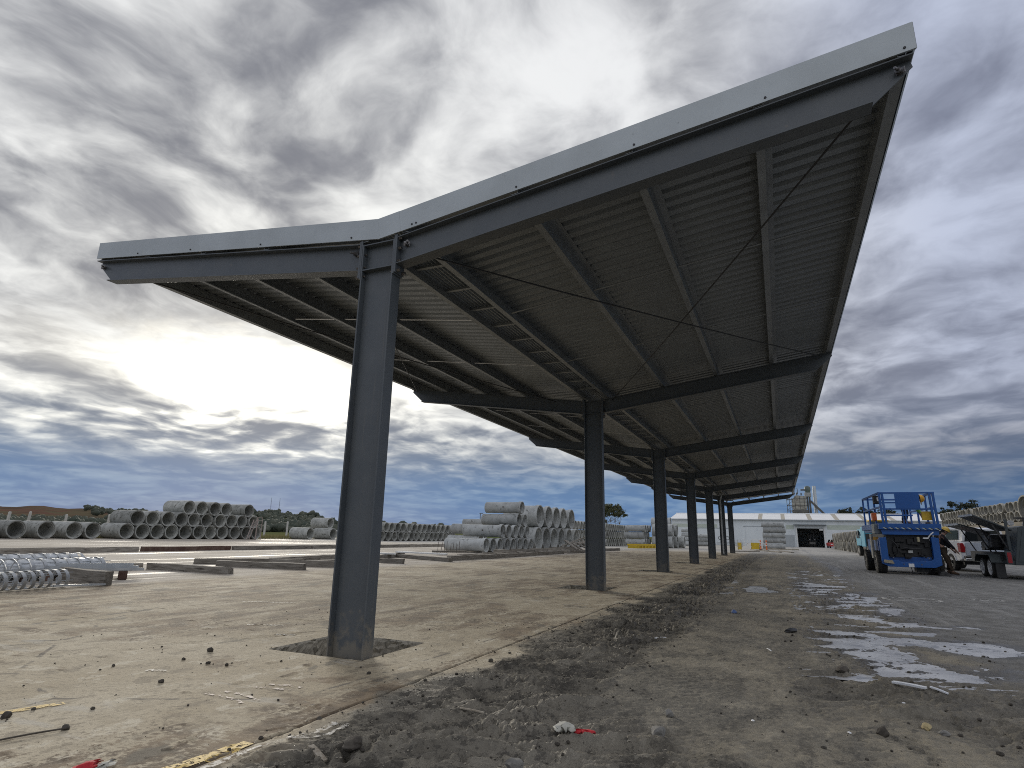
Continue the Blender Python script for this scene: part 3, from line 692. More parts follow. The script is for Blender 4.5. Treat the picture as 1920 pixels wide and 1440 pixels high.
# valley gutter: pan with ribs running lengthways
m_ = MB(); xs = np.linspace(-.139, .299, 33); prof = [(float(x), 4.246 + (.026 if (i // 2) % 2 else 0)) for i, x in enumerate(xs)]
vs = [(x, y, z) for x, z in prof for y in (.0, NB * BAY + .3)]; vs += [(x, y, z + .003) for x, z in prof for y in (.0, NB * BAY + .3)]
N = len(prof)
m_.add(vs, [(2 * i, 2 * i + 1, 2 * i + 3, 2 * i + 2) for i in range(N - 1)] + [(2 * N + 2 * i, 2 * N + 2 * i + 2, 2 * N + 2 * i + 3, 2 * N + 2 * i + 1) for i in range(N - 1)])
m_.build('gutter', M_SOFFIT, canopy)
# side edge trims
for s in (-1, 1):
    m_ = MB(); x = 4.926 if s > 0 else -4.896; z = zt(x) + PH + .045
    m_.prism([(x, z), (x + s * .003, z), (x + s * .003, z - .20), (x - s * .015, z - .215), (x - s * .015, z - .212), (x, z - .198)], .004, NB * BAY + .4)
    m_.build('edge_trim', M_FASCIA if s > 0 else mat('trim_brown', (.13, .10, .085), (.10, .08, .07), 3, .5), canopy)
# barge flashing over the front frame
def zf(x): return 4.124 + .1325 * abs(x - .02)
def barge(xa, xb_, dy, xka=0, xkb=0):
    m_ = MB(); t = .0025; h = .242; y = -.014 - dy
    m_.prism([(xa, zf(xa)), (xb_, zf(xb_)), (xb_ + xkb, zf(xb_) + h), (xa + xka, zf(xa) + h)], y, y + t)
    m_.add([(xa, y + t, zf(xa)), (xb_, y + t, zf(xb_)), (xb_, y + .022, zf(xb_) + .004), (xa, y + .022, zf(xa) + .004)], [(0, 1, 2, 3)])
    m_.add([(xa + xka, y + t, zf(xa) + h), (xb_ + xkb, y + t, zf(xb_) + h), (xb_ + xkb, .16, zf(xb_) + h + .012), (xa + xka, .16, zf(xa) + h + .012)], [(0, 1, 2, 3)])
    return m_.build('barge_flashing', M_FASCIA, canopy)
scr = MB(); scr.lathe([(-.006, 0), (-.006, .009), (0, .011), (.002, .011), (.002, 0)], 8, axis='y'); SCREW = scr.mesh('screw', mat('screw_dark', (.03, .03, .035), None, rough=.5))
fl = barge(-4.895, .02, 0, -.004, -.03); fm = barge(.02, .28, .004, -.03, -.03); fr = barge(.02, 4.928, .0015, -.03, .0)
for f_, xs in ((fl, (-4.0, -2.95, -1.72, -.36)), (fr, (.42, .47, 1.6, 2.75, 3.85, 4.85))):
    for x in xs: inst(SCREW, 'screw', f_, (x, -.0175, zf(x) + .035))
# corner return of the flashing at each end
for s in (-1, 1):
    m_ = MB(); x = -4.898 if s < 0 else 4.930
    m_.add([(x, -.014, zf(x)), (x, -.014, zf(x) + .242), (x, .05, zf(x) + .25), (x, .05, zf(x) + .03)], [(0, 1, 2, 3)]); m_.build('flashing_return', M_FASCIA, canopy)
# downpipe strapped to the sixth column
m_ = MB(); y = 5 * BAY - .06; m_.path([(.06, y + .02, 4.25), (.06, y, 4.05), (-.03, y, 3.75), (-.03, y, .12)], .05, 10)
dp = m_.build('downpipe', mat('pvc_pale', (.50, .51, .50), None, rough=.4), canopy, smooth=40)
m_ = MB(); [m_.b2((-.11, y - .06, z), (.05, y + .055, z + .03)) for z in (.8, 2.2, 3.5)]; m_.build('strap', M_GALV, dp)

# ------------------------------------------------------------------ concrete pipes
PMESH = {}
def pipe_mesh(dia, L, bell=0.0, wall=.105, seg=26, m=None, sock=True):
    key = (round(dia, 3), round(L, 2), bell, wall, m.name)
    if key in PMESH: return PMESH[key]
    r = dia / 2; w = wall * dia; p = MB()
    if bell:
        bl = .16 + .06 * dia; rb = r; r = r - bell
        prof = [(0, rb - .01), (-.012, rb), (-bl, rb), (-bl - .05, r), (-L + .012, r), (-L, r - .012), (-L, r - w + .01), (-L + .03, r - w), (-bl * .7, r - w), (-bl * .66, rb - w * .62), (-.01, rb - w * .58)]
    else:
        prof = [(0, r - .012), (-.012, r), (-L + .012, r), (-L, r - .012), (-L, r - w + .01), (-L + .01, r - w), (-.10, r - w), (-.095, r - w * .55), (-.004, r - w * .5)] if sock else \
               [(0, r - .012), (-.012, r), (-L + .012, r), (-L, r - .012), (-L, r - w), (-.012, r - w), (0, r - w + .012)]
    p.lathe(prof, seg, closed=True)
    me = p.mesh('concrete_pipe', m, smooth=35); PMESH[key] = me
    return me
def pipe(me, x, y, z, label, group, face=1, roll=None, dx=0.0):
    o = bpy.data.objects.new('concrete_pipe', me); link(o)
    o.location = (x + dx, y, z); o.rotation_euler = (rng.uniform(0, 6.28) if roll is None else roll, rng.gauss(0, .002), (0 if face > 0 else PI + (face + 1)) + rng.gauss(0, .006))
    return tag(o, label, 'concrete pipe', group)
# A. single row and three-tier stack on the far left, open ends towards the lane
GA = 'large concrete pipes along the far left edge of the yard'
me1 = pipe_mesh(1.40, 2.95, 0, .10, 30, M_PIPE)
for i, (y, lab) in enumerate(((20.9, 'leftmost loose concrete pipe, cut by the left edge of the photo'), (22.86, 'large loose concrete pipe below the leaning fence post'), (24.9, 'loose concrete pipe, third from the left in the single row'), (27.1, 'loose concrete pipe just left of the gap in the single row'), (28.62, 'last loose concrete pipe of the single row, before the grassy gap'))):
    pipe(me1, -50, y, .70, lab, GA, dx=rng.uniform(-.1, .1))
GS = 'concrete pipes in the big three-tier stack'
bot = [31.5, 32.98, 34.43, 35.92, 37.42, 38.93, 40.4, 41.86, 43.4, 44.95, 46.42]
mid = [32.36, 33.86, 35.33, 36.78, 38.23, 39.74, 41.24, 42.72, 44.19, 45.82]
top = [37.42, 38.93, 40.42, 41.9, 45.0]
for i, y in enumerate(bot): pipe(me1, -50, y, .70, f'{ORD[i]} pipe from the left in the bottom row of the three-tier stack', GS, dx=rng.uniform(-.12, .12))
for i, y in enumerate(mid): pipe(me1, -50, y, 1.87, f'{ORD[i]} pipe from the left in the middle row of the three-tier stack', GS, dx=rng.uniform(-.12, .12))
for i, y in enumerate(top): pipe(me1, -50, y, 3.04, (f'{ORD[i]} pipe from the left in the top row of the three-tier stack' if i < 4 else 'lone top pipe at the right end of the three-tier stack, beyond a gap'), GS, dx=rng.uniform(-.12, .12))
me1b = pipe_mesh(1.42, 2.9, 0, .10, 30, M_PIPE)
pipe(me1b, -50, 54.95, .72, 'loose concrete pipe beside the white sign in the grassy gap', GA)
pipe(me1b, -50, 59.2, .72, 'loose concrete pipe just left of the front canopy column', GA)
pipe(me1b, -52.5, 61.4, 2.1, 'pale pipe raised behind the front canopy column, above its neighbour', GA)
pipe(me1b, -52.5, 61.9, .71, 'pipe on the ground behind the front canopy column', GA)
# B. long double row of smaller pipes
GB = 'small concrete pipes in the long double row'
me2 = pipe_mesh(1.21, 2.4, 0, .11, 24, M_PIPE)
nB = 15
for i in range(nB):
    y = 59.0 + i * 1.30
    pipe(me2, -42, y, .605, f'{ORD[i]} pipe from the left in the lower row of the long double row', GB, dx=rng.uniform(-.06, .06))
    pipe(me2, -42, y + .62, 1.66 + .02, f'{ORD[i]} pipe from the left in the upper row of the long double row', GB, dx=rng.uniform(-.06, .06))
# C. stack of belled pipes nearest the canopy
GC = 'belled concrete pipes stacked beside the canopy'
me3 = pipe_mesh(.84, 2.75, .045, .095, 28, M_PIPE_B)
ys = [28.37, 29.32, 30.35, 31.48, 32.42, 33.5, 34.52, 35.56]
for i, y in enumerate(ys): pipe(me3, -12.5, y, .455, (f'{ORD[i]} pipe from the left in the bottom row of the belled stack' if i else 'long pale pipe seen side-on at the front of the belled stack'), GC)
for i, y in enumerate([30.66, 31.6, 32.7, 33.7, 34.73]): pipe(me3, -12.5, y, 1.31, f'{ORD[i]} pipe from the left in the second row of the belled stack', GC, dx=.03)
for i, y in enumerate([33.44, 34.5]): pipe(me3, -12.5, y, 2.09, ('pipe with a faint stamped mark in the third row of the belled stack', 'small right-hand pipe in the third row of the belled stack')[i], GC, dx=-.04)
pipe(me3, -12.5, 33.72, 2.92, 'topmost pipe of the belled stack, lying alone on the others', GC, dx=.05)
pipe(me3, -16.7, 36.6, 1.46, 'pipe behind the belled stack, in line with its second row', GC); pipe(me3, -16.95, 36.5, .62, 'pipe on the ground behind the belled stack', GC)
pipe(me3, -25.7, 55.0, 2.31, 'pale pipe end peeping over the belled stack from behind', GC)
pipe(me3, -25.7, 55.1, 1.46, 'pipe under the pale one behind the belled stack', GC); pipe(me3, -25.7, 55.0, .61, 'lowest pipe of the short pile behind the belled stack', GC)
GD = 'large concrete pipes behind the belled stack'
me4 = pipe_mesh(1.70, 2.7, .05, .085, 36, M_PIPE_B); me4b = pipe_mesh(1.64, 2.7, .05, .085, 36, M_PIPE_B)
for i, y in enumerate([37.06, 38.72, 40.4, 42.15, 44.11, 46.1]): pipe(me4, -12.5, y, .85, f'{ORD[i]} large pipe from the left in the lower row beside the timber heap', GD)
for i, y in enumerate([37.32, 39.18, 40.93, 42.65, 44.75]): pipe(me4b, -12.5, y, 2.47, f'{ORD[i]} large pipe from the left in the upper row above the timber heap', GD)
HOLE = MB().tube((0, .004, 0), (0, -.006, 0), .05, 12).mesh('lifting_hole', M_SOIL)
for o in [o for o in col.objects if o.name.startswith('concrete_pipe') and o.get('label') in ('topmost pipe of the belled stack, lying alone on the others', 'first pipe from the left in the second row of the belled stack', 'first pipe from the left in the bottom row of the three-tier stack', 'first pipe from the left in the top row of the three-tier stack', 'first pipe from the left in the middle row of the three-tier stack')]:
    o.rotation_euler = (0, o.rotation_euler[1], o.rotation_euler[2]); rr = .70 if 'three-tier' in o['label'] else .375
    inst(HOLE, 'lifting_hole', o, (-1.3, -rr - .001, .03))
# D. three-tier rows further along
GE = 'small concrete pipes in the three-tier rows beyond the second column'
me5 = pipe_mesh(.88, 2.5, .04, .10, 18, M_PIPE)
yy = [55.2 + 1.05 * i for i in range(4)] + [67.6 + 1.02 * i for i in range(12)]
for i, y in enumerate(yy):
    for t, w in enumerate(('bottom', 'middle', 'top')):
        pipe(me5, -15.5, y, .44 + .885 * t, (f'{ORD[i]} pipe of the {w} tier in the dark rows left of the second column' if i < 4 else f'{ORD[i - 4]} pipe of the {w} tier in the dark rows below the gum tree'), GE)
# E. pipes lying side-on beyond the third column
GF = 'pipes lying side-on beyond the second column'
me6 = pipe_mesh(.78, 2.25, .03, .10, 22, M_PIPE_B)
for t, (z, x) in enumerate(((.60, -10.35), (1.34, -10.5), (2.10, -10.30))):
    pipe(me6, x, 65, z, ('lowest', 'middle', 'topmost')[t] + ' of three pale pipes lying side-on above the yellow rack', GF)
    pipe(me6, x + .05, 65.85, z, ('lowest', 'middle', 'topmost')[t] + ' pipe just behind the three side-on pipes', GF)
    pipe(me6, x + .2, 66.7, z, ('lowest', 'middle', 'topmost')[t] + ' pipe at the back of the three side-on pipes', GF)
b_ = MB()
for x in (-12.2, -10.7): b_.b2((x, 64.4, 0), (x + .2, 67.4, .20))
GG = 'thick short pipes beside the third column'
me7 = pipe_mesh(1.33, 2.3, .03, .09, 28, M_PIPE_B)
for i, (x, y, z) in enumerate(((-7.5, 66.2, .67), (-7.45, 66.3, 1.98), (-7.2, 67.65, .67), (-7.2, 67.7, 1.98), (-6.6, 69.0, .67))):
    pipe(me7, x, y, z, ('lower thick pipe directly left of the third column', 'upper thick pipe directly left of the third column', 'lower thick pipe behind the pair at the third column', 'upper thick pipe behind the pair at the third column', 'thick pipe tilted out at the right of the third column')[i], GG)
pipe(me7, -8.6, 72, 2.9, 'grey pipe lying highest, behind the pair at the third column', GG); pipe(me7, -8.6, 72.2, 1.6, 'pipe carrying the highest grey one behind the third column', GG); pipe(me7, -8.6, 72.4, .67, 'lowest pipe of the pile behind the third column', GG)
# F. short stacks in front of the shed
GH = 'pale pipes stacked in front of the shed'
me8 = pipe_mesh(.62, 2.3, .03, .10, 18, M_PIPE_B)
pipe(me8, -8.6, 88, .32, 'lowest pipe lying in front of the four-pipe pile by the shed', GH)
for t in range(4): pipe(me8, -7.55, 89.3, .32 + .64 * t, ('lowest', 'second', 'third', 'topmost')[t] + ' pipe of the pile left of the fourth column', GH)
pipe(pipe_mesh(1.0, 1.2, .03, .1, 20, M_PIPE_B), -10.1, 90, .92, 'short pipe with dark open end beside the four-pipe pile', GH)
pipe(me8, -10.2, 90.2, .32, 'pipe lying under the short dark-ended one near the shed', GH)
for t in range(3): pipe(me8, -6.2, 92, .32 + .60 * t, ('lowest', 'middle', 'topmost')[t] + ' pipe of the pile between the fourth and fifth columns', GH)
# G. free-standing stack of five
GI = 'five concrete pipes stacked alone'
me9 = pipe_mesh(.70, 2.62, .03, .10, 24, M_PIPE_B)
for t, (x, z) in enumerate(((4.16, .38), (4.28, 1.06), (4.24, 1.72), (4.34, 2.36), (4.18, 3.02))):
    pipe(me9, x, 79, z, ('lowest', 'second', 'third', 'fourth', 'topmost')[t] + ' pipe of the lone five-pipe stack under the far canopy end', GI)
# H. two-tier row seen nearly end-on on the right of the lane
GJ = 'pipes in the double row right of the shed door'
me10 = pipe_mesh(1.16, 2.2, .04, .09, 20, mat('pipe_concrete_warm', (.40, .385, .34), (.27, .26, .225), 2.2, .85, 0, .25, 35, rand=.18, c3=(.15, .14, .115), s3=3.2, t3=(.54, .70)))
for i in range(22):
    y = 66.5 + 1.62 * i
    for t, w in enumerate(('lower', 'upper')):
        pipe(me10, 11.0, y, .58 + 1.13 * t, f'{ORD[i]} pipe from the near end, {w} tier of the row beside the blue truck', GJ, face=-1, dx=rng.uniform(-.1, .1))
# I. two rows on the bank
GK = 'pipes in the two rows on the bank behind the vehicles'
me11 = pipe_mesh(.78, 2.0, .03, .10, 20, MATS['pipe_concrete_warm'])
for i in range(24):
    y = 52.0 + .985 * i
    pipe(me11, 20.0, y, 3.23, f'{ORD[i]} pipe from the right in the lower row on the bank', GK, face=-.87, dx=rng.uniform(-.06, .06))
    pipe(me11, 20.0, y + .1, 3.96, f'{ORD[i]} pipe from the right in the upper row on the bank', GK, face=-.87, dx=rng.uniform(-.1, .1))
pipe(pipe_mesh(1.9, 2.2, .05, .09, 30, MATS['pipe_concrete_warm']), 20.0, 50.2, 3.72, 'much larger pipe at the right edge, in front of the bank rows', GK, face=-.87)

# ------------------------------------------------------------------ timber bearers and scrap
def timber(p, q, w, h, label, z=0.0, m=None, group='timber bearers on the yard', name='timber_beam', z2=None):
    h = h * .96 if h >= .15 else h
    p, q = Vector((p[0], p[1], 0)), Vector((q[0], q[1], 0)); L = (q - p).length; n = max(3, int(L / .5)); b = MB(); vs = []
    for i in range(n + 1):
        x = -L / 2 + L * i / n; e = .012
        for (yy, zz) in ((-w / 2, 0), (w / 2, 0), (w / 2, h), (-w / 2, h)):
            vs.append((x + (rng.uniform(-.02, .02) if i in (0, n) else 0), yy + rng.uniform(-e, e), zz + (rng.uniform(-e, e) if zz > 0 else 0)))
    fs = [(i * 4 + k, i * 4 + (k + 1) % 4, i * 4 + 4 + (k + 1) % 4, i * 4 + 4 + k) for i in range(n) for k in range(4)] + [(3, 2, 1, 0), (n * 4, n * 4 + 1, n * 4 + 2, n * 4 + 3)]
    b.add(vs, fs); o = b.build(name, m or M_TIMBER, None, bev=.008); dv = q - p
    z2 = z if z2 is None else z2
    c = (p + q) / 2; o.location = (c.x, c.y, (z + z2) / 2); o.rotation_euler = (0, -math.atan2(z2 - z, L), math.atan2(dv.y, dv.x))
    return tag(o, label, 'timber beam', group)
timber((-11.9, 6.62), (-8.95, 6.66), .17, .17, 'weathered square beam ending just right of the sheets, alone on the sand')
timber((-11.8, 8.7), (-8.9, 9.2), .18, .18, 'long weathered beam immediately left of the front column')
timber((-13.3, 9.1), (-11.2, 11.6), .16, .17, 'dark beam lying behind the two nearest weathered beams')
timber((-12.6, 4.9), (-12.0, 6.5), .16, .17, 'short dark beam running behind the galvanised sheets')
timber((-11.3, 10.3), (-9.05, 10.75), .17, .19, 'grey beam passing behind the foot of the front column')
timber((-12.2, 11.2), (-12.9, 15.3), .2, .18, 'dark beam pointing away behind the grey ones')
timber((-10.7, 11.9), (-9.6, 12.6), .15, .16, 'short beam end left of the front column, behind the grey beam')
timber((-9.9, 14.2), (-8.85, 14.15), .15, .17, 'short beam with a dark sawn end right of the front column')
timber((-12.1, 18.6), (-8.35, 16.7), .2, .16, 'long beam in front of the starter bars')
timber((-11.4, 16.1), (-12.8, 20.0), .2, .18, 'beam lying crosswise behind the white board')
for i, (a, b_) in enumerate((((-8.95, 17.6), (-8.75, 22.0)), ((-8.8, 22.2), (-8.85, 27.0)), ((-8.9, 27.3), (-8.95, 32.0)))):
    timber(a, b_, .24, .2, ('nearest', 'middle', 'farthest')[i] + ' dark sleeper in the line along the slab edge before the belled stack')
for i, (a, b_) in enumerate((((-9.7, 19.8), (-9.6, 25.0)), ((-9.7, 25.4), (-9.75, 30.6)), ((-9.8, 31), (-9.85, 36)))):
    timber(a, b_, .16, .2, ('nearest', 'middle', 'farthest')[i] + ' sleeper of the second line, close under the belled stack')
for i in range(10):
    y = 24.0 + 1.3 * i
    timber((-10.6 + rng.uniform(-.1, .1), y), (-9.3 + rng.uniform(-.2, .2), y + rng.uniform(-.1, .1)), .14, .16, f'{ORD[i]} short cross bearer poking out under the belled stack', group='short bearers under the belled stack', z=.16 if i % 2 else 0)
timber((-9.4, 40.0), (-8.8, 46.0), .2, .2, 'dark beam near the foot of the large pipes, left of the second column'); timber((-8.9, 33.0), (-8.3, 39.5), .2, .16, 'beam running past the heap towards the second column')
y = -2.0; i = 0
for ln in (5.5, 5.1, 5.6, 5.0, 5.8, 5.2, 5.4, 5.2, 5.0):
    timber((-23.4 + .018 * (y + 2) + rng.uniform(-.08, .08), y), (-23.4 + .018 * (y + 2 + ln) + rng.uniform(-.08, .08), y + ln - rng.uniform(.05, .2)), .24, .22, f'{ORD[i]} sleeper from the left in the long line across the pale yard', m=M_RUSTT if i == 3 else M_TIMBER, group='sleepers in the long line across the yard')
    y += ln; i += 1
# heap of tilted scrap boards in front of the large pipes
for i in range(9):
    a = rng.uniform(-.25, .25); y0 = 37.2 + i * .62
    timber((-11.3 + rng.uniform(-.2, .3), y0 + rng.uniform(-.4, .2)), (-9.5 + rng.uniform(-.3, .4), y0 + 1.2 + rng.uniform(-.5, .8)), rng.uniform(.12, .3), .06, f'{ORD[i]} tilted scrap board of the timber heap before the large pipes', z=.25 + rng.uniform(0, .15), z2=.75 + rng.uniform(0, .45), group='scrap boards in the timber heap') if i % 2 else timber((-9.4 + rng.uniform(-.2, .2), y0 - .6), (-11.0 + rng.uniform(-.3, .3), y0 + .9), rng.uniform(.12, .25), .07, f'{ORD[i]} tilted scrap board of the timber heap before the large pipes', z=.06 + rng.uniform(0, .1), z2=.55 + rng.uniform(0, .25), group='scrap boards in the timber heap')
timber((-11.5, 37.5), (-11.3, 42.5), .3, .3, 'thick beam under the heap of scrap boards'); timber((-9.6, 36.6), (-9.3, 42.0), .18, .14, 'low beam along the front of the scrap heap')
# white boards
for p, q, z, lab in (((-12.4, 18.9), (-10.2, 19.6), .18, 'long white board lying across the beams right of the front column'), ((-12.6, 16.7), (-11.6, 17.6), .18, 'shorter white board left of the long white one')):
    b = MB(); d = Vector(q) - Vector(p); b.box((0, 0, .03), (d.length, .5, .06)); o = b.build('white_board', M_WHITE, None, bev=.006)
    o.location = ((p[0] + q[0]) / 2, (p[1] + q[1]) / 2, z); o.rotation_euler = (0, .02, math.atan2(d.y, d.x)); tag(o, lab, 'board')
# steel starter bars standing in a timber base
t = thing('starter_bars', 'row of thin rusty steel bars standing upright left of the belled stack', 'steel bars', (-12.75, 23.1, 0), R(-24))
M_RUST = mat('rusty_bar', (.09, .055, .04), (.05, .035, .03), 20, .8)
b = MB(); b.box((.05, .75, .17), (.25, 2.1, .10)); b.build('base', M_TIMBER, t)
for i in range(8):
    b = MB(); b.path([(rng.uniform(-.05, .1), i * .20, .1), (rng.uniform(-.06, .12), i * .20 + rng.uniform(-.02, .02), .62 + rng.uniform(-.05, .08))], .012, 5); b.build('bar', M_RUST, t)
# galvanised spiral cages
def cage(name, label, p, q, r, turns, pitch, wrap=False, bars=6, thick=.011, flat=True):
    p, q = Vector(p), Vector(q); d = q - p; L = d.length; t = thing(name, label, 'reinforcement cage', p, math.atan2(d.y, d.x), 'galvanised cages at the left edge')
    n = int(L / pitch)
    for i in range(n + 1):
        b = MB(); x = i * pitch; pts = []
        for k in range(18):
            a = 2 * PI * k / 18; pts.append((x + pitch * .7 * k / 18 + rng.uniform(-.004, .004), r * math.cos(a), r + .012 + r * math.sin(a)))
        if flat:
            vs = []; fs = []
            for k in range(19):
                a = 2 * PI * k / 18; xx = x + .75 * pitch * k / 18
                for ww in (0, .065): vs.append((xx + ww, r * math.cos(a), r + .012 + r * math.sin(a)))
                for ww in (0, .065): vs.append((xx + ww, (r - .005) * math.cos(a), r + .012 + (r - .005) * math.sin(a)))
            for k in range(18):
                o_ = 4 * k; fs += [(o_, o_ + 1, o_ + 5, o_ + 4), (o_ + 2, o_ + 6, o_ + 7, o_ + 3), (o_, o_ + 4, o_ + 6, o_ + 2), (o_ + 1, o_ + 3, o_ + 7, o_ + 5)]
            b.add(vs, fs)
        else: b.path(pts, thick, 5, closed=True)
        b.build('ring', M_GALV, t, smooth=50)
    for k in range(bars):
        a = 2 * PI * (k + .3) / bars; rr = r - .014; b = MB(); b.tube((-.08, rr * math.cos(a), r + .012 + rr * math.sin(a)), (L + .12, rr * math.cos(a), r + .012 + rr * math.sin(a)), .007, 5); b.build('bar', M_GALV, t)
    if wrap:
        b = MB(); rr = r * .90; vs = []; N = 26
        for i in range(N + 1):
            for k in range(15):
                a = PI * (-.1 + 1.2 * k / 14); w = 1 + .10 * math.sin(i * 1.9 + k * 1.1) * math.sin(k * 2.3 + i * .6)
                vs.append((L * i / N, rr * w * math.cos(a), r + .012 + rr * w * math.sin(a)))
        b.add(vs, [(i * 15 + k, i * 15 + k + 1, i * 15 + 16 + k, i * 15 + 15 + k) for i in range(N) for k in range(14)]); b.build('wrap', M_PLASTIC, t, smooth=25)
    return t
cage('spiral_cage', 'galvanised spiral cage lying at the very left edge, nearest the camera', (-8.02, .2, 0), (-8.42, 2.42, 0), .155, 14, .155)
cage('spiral_cage', 'looser galvanised cage with an open round end behind the nearest one', (-9.0, .2, 0), (-9.15, 2.1, 0), .24, 9, .21, bars=5, flat=False, thick=.010)
cage('spiral_cage', 'cage wrapped in crumpled clear plastic in front of the galvanised sheets', (-10.05, 1.2, 0), (-10.25, 4.25, 0), .21, 12, .24, wrap=True)
cage('spiral_cage', 'second plastic-wrapped cage lying farthest back at the left edge', (-11.0, .9, 0), (-11.3, 4.3, 0), .24, 12, .26, wrap=True)
# loose lengths sticking out beyond the near cage
b = MB(); b.bar((-8.22, 2.2, .05), (-8.05, 3.0, .035), .07, .03); tag(b.build('steel_flat', M_GALV), 'short galvanised flat sticking out past the end of the near cage', 'steel flat')
# stacked galvanised sheets on red-brown blocks
t = thing('sheet_stack', 'small stack of galvanised steel sheets on red-brown timber blocks', 'steel sheets', (-10.1, 3.25, 0), R(57))
for i in range(3):
    b = MB(); b.box((.12 - .1 * i, .08 * i, .19 + .045 * i), (2.9, .62 - .05 * i, .012), Matrix.Rotation(.012 * (i - 1), 3, 'Z')); b.box((.12 - .1 * i, .08 * i - .31 + .025 * i, .215 + .045 * i), (2.9, .012, .05), Matrix.Rotation(.012 * (i - 1), 3, 'Z')); b.build('sheet', M_GALV, t)
for i in range(6):
    b = MB(); b.box((-.9 + .42 * i, -.05, .09), (.16, .62, .17)); b.build('block', M_RUSTT, t, bev=.01)
timber((-9.8, 3.27), (-8.12, 3.10), .18, .27, 'thick short sleeper with a black end at the tip of the near cage')

# ------------------------------------------------------------------ step platform against the three-tier stack
t = thing('step_platform', 'small timber-coloured step platform leaning at the right end of the three-tier stack', 'step platform', (-48.6, 44.7, 0), 0)
M_STEP = mat('step_metal', (.40, .33, .30), (.30, .24, .21), 6, .6)
for dy in (-.32, .32):
    b = MB(); b.bar((0.1, -.9 + dy * .55, 0), (-.35, .25 + dy * .55, 2.1), .06); b.build('stringer', M_STEP, t)
for i in range(6):
    f = (i + 1) / 7; b = MB(); b.bar((.1 - .45 * f, -.9 + 1.15 * f - .18, 2.1 * f), (.1 - .45 * f, -.9 + 1.15 * f + .18, 2.1 * f), .12, .03); b.build('tread', M_STEP, t)
b = MB(); b.box((-.35, .55, 1.55), (.7, .8, .05)); b.build('deck', M_STEP, t)
for p in ((0, .92), (-.68, .92), (0, .2)):
    b = MB(); b.bar((p[0], p[1], 0), (p[0], p[1], 2.35), .05); b.build('post', M_STEP, t)
for z in (2.0, 2.33):
    b = MB(); b.bar((0, .2, z), (0, .92, z), .04); b.bar((0, .92, z), (-.68, .92, z), .04); b.build('rail', M_STEP, t)

# ------------------------------------------------------------------ fence posts, sign, bales, masts
for i, (x, y, h, lean, lab) in enumerate(((-62, 28.07, 2.17, .05, 'grey fence post at the far left, partly behind the first pipes'), (-62, 29.73, 2.26, .14, 'leaning pale fence post above the single pipe row'), (-62, 33.1, 2.11, .02, 'thin grey fence post above the third loose pipe'), (-62, 37.35, 2.27, .04, 'pale fence post just left of the three-tier stack'), (-62, 59.1, 2.15, 0, 'fence post in the grassy gap nearest the step platform'), (-62, 63.3, 2.25, 0, 'fence post in the grassy gap beside the white sign'))):
    b = MB(); b.prism([(-.10, -.3), (.10, -.3), (.09, h), (-.09, h)], -.09, .09); b.prism([(-.07, h), (.07, h), (.05, h + .05), (-.05, h + .05)], -.07, .07)
    o = b.build('fence_post', M_FENCE); o.location = (x, y, 0); o.rotation_euler = (0, lean, rng.uniform(-.3, .3)); tag(o, lab, 'fence post', 'fence posts along the left boundary')
t = thing('boundary_sign', 'small white notice board in the grassy gap beside a fence post', 'sign', (-57.5, 68.6, 0), R(-20))
b = MB(); b.box((0, 0, .75), (.05, 1.05, .95)); b.build('board', M_WHITE, t)
for s in (-.4, .4):
    b = MB(); b.box((-.05, s, .3), (.05, .06, 1.2)); b.build('post', M_FENCE, t)
M_BALE = mat('bale_wrap', (.72, .74, .74), (.6, .62, .62), 2, .4)
for x, y, lab in ((-130, 165, 'white wrapped bale in the field, left of the other'), (-126, 183, 'white wrapped bale in the field, nearer the fence post')):
    b = MB(); b.lathe([(-.8, 0), (-.8, .75), (-.7, .85), (.7, .85), (.8, .75), (.8, 0)], 16, axis='y'); o = b.build('hay_bale', M_BALE, None, smooth=40); o.location = (x, y, .55); tag(o, lab, 'hay bale', 'white bales in the field')
M_MAST = mat('mast_grey', (.16, .18, .21), None, rough=.7)
for (az, r_, h, lab) in ((-45.6, 1450, 38, 'left one of two thin lattice masts on the green hill'), (-44.9, 1450, 37, 'right one of two thin lattice masts on the green hill')):
    t = thing('radio_mast', lab, 'mast', (r_ * math.sin(R(az)), r_ * math.cos(R(az)), 33), 0, 'masts on the hill')
    b = MB()
    for k in range(3):
        a = 2 * PI * k / 3; b.tube((1.0 * math.cos(a), 1.0 * math.sin(a), 0), (.3 * math.cos(a), .3 * math.sin(a), h), .10, 5)
    b.build('mast_leg', M_MAST, t); b = MB()
    for j in range(10):
        z = h * j / 10
        for k in range(3):
            a = 2 * PI * k / 3; c = 2 * PI * (k + 1) / 3; b.tube(((1.0 - .07 * j) * math.cos(a), (1.0 - .07 * j) * math.sin(a), z), ((1.0 - .07 * (j + 1)) * math.cos(c), (1.0 - .07 * (j + 1)) * math.sin(c), z + h / 10), .06, 4)
    b.build('lattice', M_MAST, t)
t = thing('light_pole', 'thin dark pole rising behind the belled stack', 'pole', (-37.5, 77.0, 0))
b = MB(); b.tube((0, 0, 0), (0, 0, 4.1), .09, 8, .06); b.build('pole', M_MAST, t); b = MB(); b.box((.15, 0, 4.1), (.5, .2, .1)); b.build('lamp_head', M_MAST, t)

